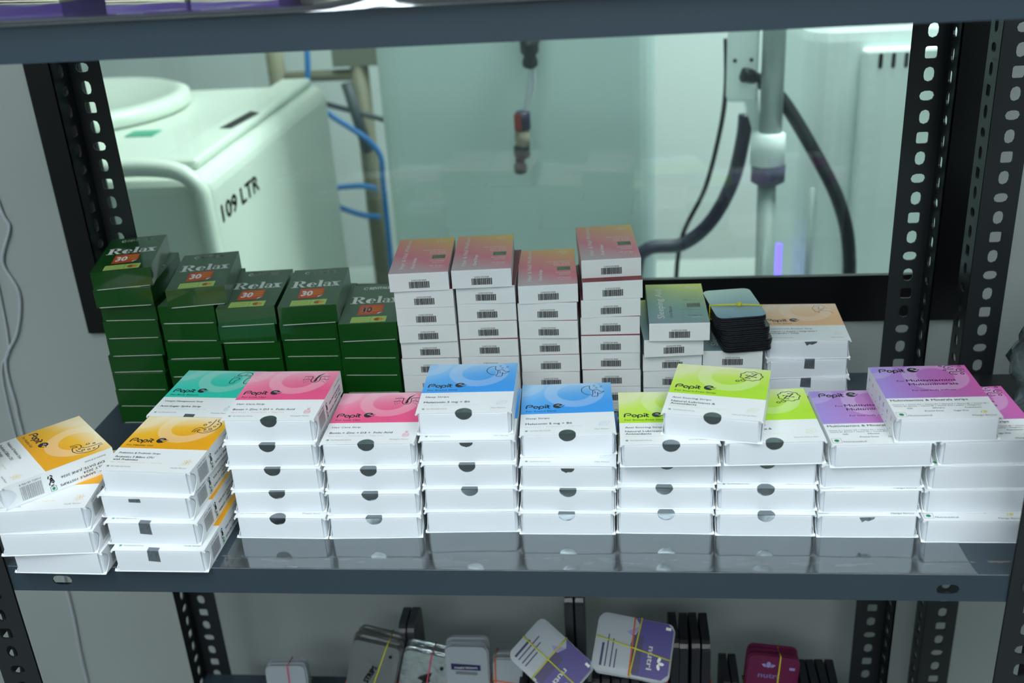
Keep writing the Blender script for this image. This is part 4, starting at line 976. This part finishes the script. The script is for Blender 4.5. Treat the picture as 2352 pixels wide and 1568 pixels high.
# level probe hanging before the tall tank
t = thing('level_probe', 'black level probe hanging by a white cord before the tall tank', 'probe', (0, 0, 0))
def part(nm, prof, x, y, m, n=18): return MB().lathe(prof, x, y, n).build(nm, m, t, True)
part('clip', [(9, 262), (15, 258), (15, 236), (10, 230), (13, 222), (13, 214), (8, 210)], -96, 950, M_blk)
MB().box(-110, -82, 948, 1000.5, 244, 300).build('bracket', M_blk, t)
MB().tube(spline([(-96, 950, 212), (-100, 950, 180), (-108, 950, 140)]), 4, 8).build('cord', M_cable, t, True)
MB().tube(spline([(-92, 950, 212), (-92, 950, 180), (-108, 950, 140)]), 2.5, 8).build('cord', M_cable, t, True)
part('cap', [(10, 141), (13, 138), (13, 112), (11, 110)], -113, 950, mat('navy_cap', srgb(36, 32, 60), .4))
MB().prism([(-126, 112), (-114, 112), (-114, 139), (-126, 139)], 'y', 936, 942).build('red_mark', mat('red_mark', srgb(130, 44, 38), .5), t)
part('body', [(12, 110), (13, 96), (12, 84)], -115, 950, mat('beige_body', srgb(140, 132, 116), .5))
part('nut', [(13, 84), (13.5, 80), (13.5, 66), (9, 62)], -117, 950, M_blk, 6)
part('foot', [(8, 62), (8, 54), (11, 52), (11, 40), (9, 37)], -121, 950, mat('grey_black_plastic', srgb(48, 50, 56), .4))
# pole stand with hose
t = thing('pole_stand', 'grey pole with white bracket and purple collar behind the glass', 'stand', (0, 0, -420))
def up(o): o.location.z = .42; return o
up(MB().tube([(281, 905, 600), (283, 905, 95)], 18, 20).build('pole', M_pole, t, True))
up(MB().tube([(281, 905, 20), (286, 905, -418)], 15, 20).build('lower_pole', M_pole, t, True))
up(MB().lathe([(18, 104), (27, 100), (27, 52), (18, 50)], 280, 905, 24).build('sleeve', M_machine, t, True))
up(MB().lathe([(20, 52), (27, 50), (27, 24), (20, 20)], 282, 905, 24).build('collar', mat('purple_grey_plastic', srgb(70, 66, 92), .4), t, True))
up(bevel(MB().box(216, 262, 912, 950, 150, 600).build('bracket', M_machine, t), 4, 2))
up(MB().prism([(236, 165), (262, 175), (268, 100), (258, 100)], 'y', 916, 926).build('gusset', M_machine, t))
for x, z in ((225, 215), (250, 215)): up(MB().prism([(x+3*math.cos(i), z+3*math.sin(i)) for i in [k*math.pi/4 for k in range(8)]], 'y', 909, 912.2).build('screw', M_blk, t))
up(MB().lathe([(60, -418), (60, -408), (22, -404)], 286, 905, 28).build('base', M_machine, t, True))
hz = MB().tube(spline([(238, 904, 194), (250, 912, 190), (268, 936, 176), (302, 938, 148), (352, 920, 70), (398, 900, -20), (420, 900, -120), (424, 900, -300), (424, 900, -405)]), 11, 12)
tag(hz.build('hose', M_blk, None, True), 'thick black hose arching right from the pole bracket', 'hose')
hz = MB().tube(spline([(250, 960, 120), (247, 960, 80), (232, 960, 8), (198, 960, -60), (150, 960, -100), (90, 960, -108), (70, 960, -160), (66, 960, -400)]), 12, 12)
tag(hz.build('hose', mat('dark_purple_hose', srgb(48, 46, 66), .4), None, True), 'dark hose curving down to the left below the pole', 'hose')
hz = MB().tube(spline([(216, 970, 240), (218, 970, 160), (210, 970, 90), (188, 970, -5), (150, 970, -92), (140, 970, -200), (140, 970, -405)]), 4, 8)
tag(hz.build('cable', M_blk, None, True), 'thin dark cable hanging left of the pole', 'cable')
# white machine
t = thing('machine_cabinet', 'white rounded machine cabinet with three slots behind the glass', 'machine', (0, 0, -420))
bevel(MB().box(352, 900, 1010, 1450, 0, 685).build('body', M_machine, t), 45, 5)
bevel(MB().box(436, 860, 990, 1012, 20, 630).build('panel', M_machine, t), 6, 2)
for x in (463, 483, 503): MB().prism(arc(x, 620, 3, 0, 180, 6)+arc(x, 602, 3, 180, 360, 6), 'y', 988.6, 990).build('slot', M_blk, t)
MB().tube([(372, 1006, 80), (372, 1006, 400)], 5, 8).build('rail', M_pole, t, True)
tag(MB().box(316, 326, 1004, 1009, -420, -120).build('indicator_light', mat('violet_led', srgb(110, 90, 230), .4, emit=srgb(110, 90, 240), estr=2.0)), 'small violet indicator light beside the white machine', 'light')
# frame with hoses between the tanks
t = thing('pipe_frame', 'beige metal pipe frame between the two tanks', 'frame', (0, 0, -420))
M_beige = mat('beige_metal', srgb(140, 138, 118), .5)
for x, z1 in ((-508, 560), (-690, 800)): MB().tube([(x, 1480, 0), (x, 1480, z1)], 20, 12).build('upright', M_beige, t, True)
MB().tube([(-690, 1480, 540), (-508, 1480, 540)], 12, 10).build('rail', M_beige, t, True)
MB().box(-560, -400, 1460, 1500, 560, 800).build('gearbox', mat('grey_beige', srgb(134, 136, 122), .5), t)
MB().tube([(-530, 1440, 530), (-500, 1440, 380)], 12, 10).build('brace', mat('slate_metal', srgb(80, 90, 96), .5), t, True)
MB().tube([(-620, 1440, 500), (-430, 1440, 440)], 6, 8).build('brace', mat('slate_metal', srgb(80, 90, 96)), t, True)
M_bh = mat('blue_hose', srgb(50, 130, 205), .35)
for i, (pts, lab) in enumerate((([(-590, 1420, 300), (-602, 1420, 160), (-606, 1420, 110), (-577, 1420, 56), (-478, 1420, -26), (-470, 1420, -120), (-474, 1420, -405)], 'long blue hose running down between the tanks'),
                ([(-640, 1400, -112), (-588, 1400, -108), (-517, 1400, -104), (-480, 1400, -112)], 'upper blue hose crossing the gap between the tanks'),
                ([(-640, 1400, -120), (-588, 1400, -142), (-525, 1400, -168), (-480, 1400, -176)], 'lower blue hose crossing the gap between the tanks'))):
    tag(MB().tube(spline(pts), 6, 10).build('blue_hose', M_bh, None, True), lab, 'hose')
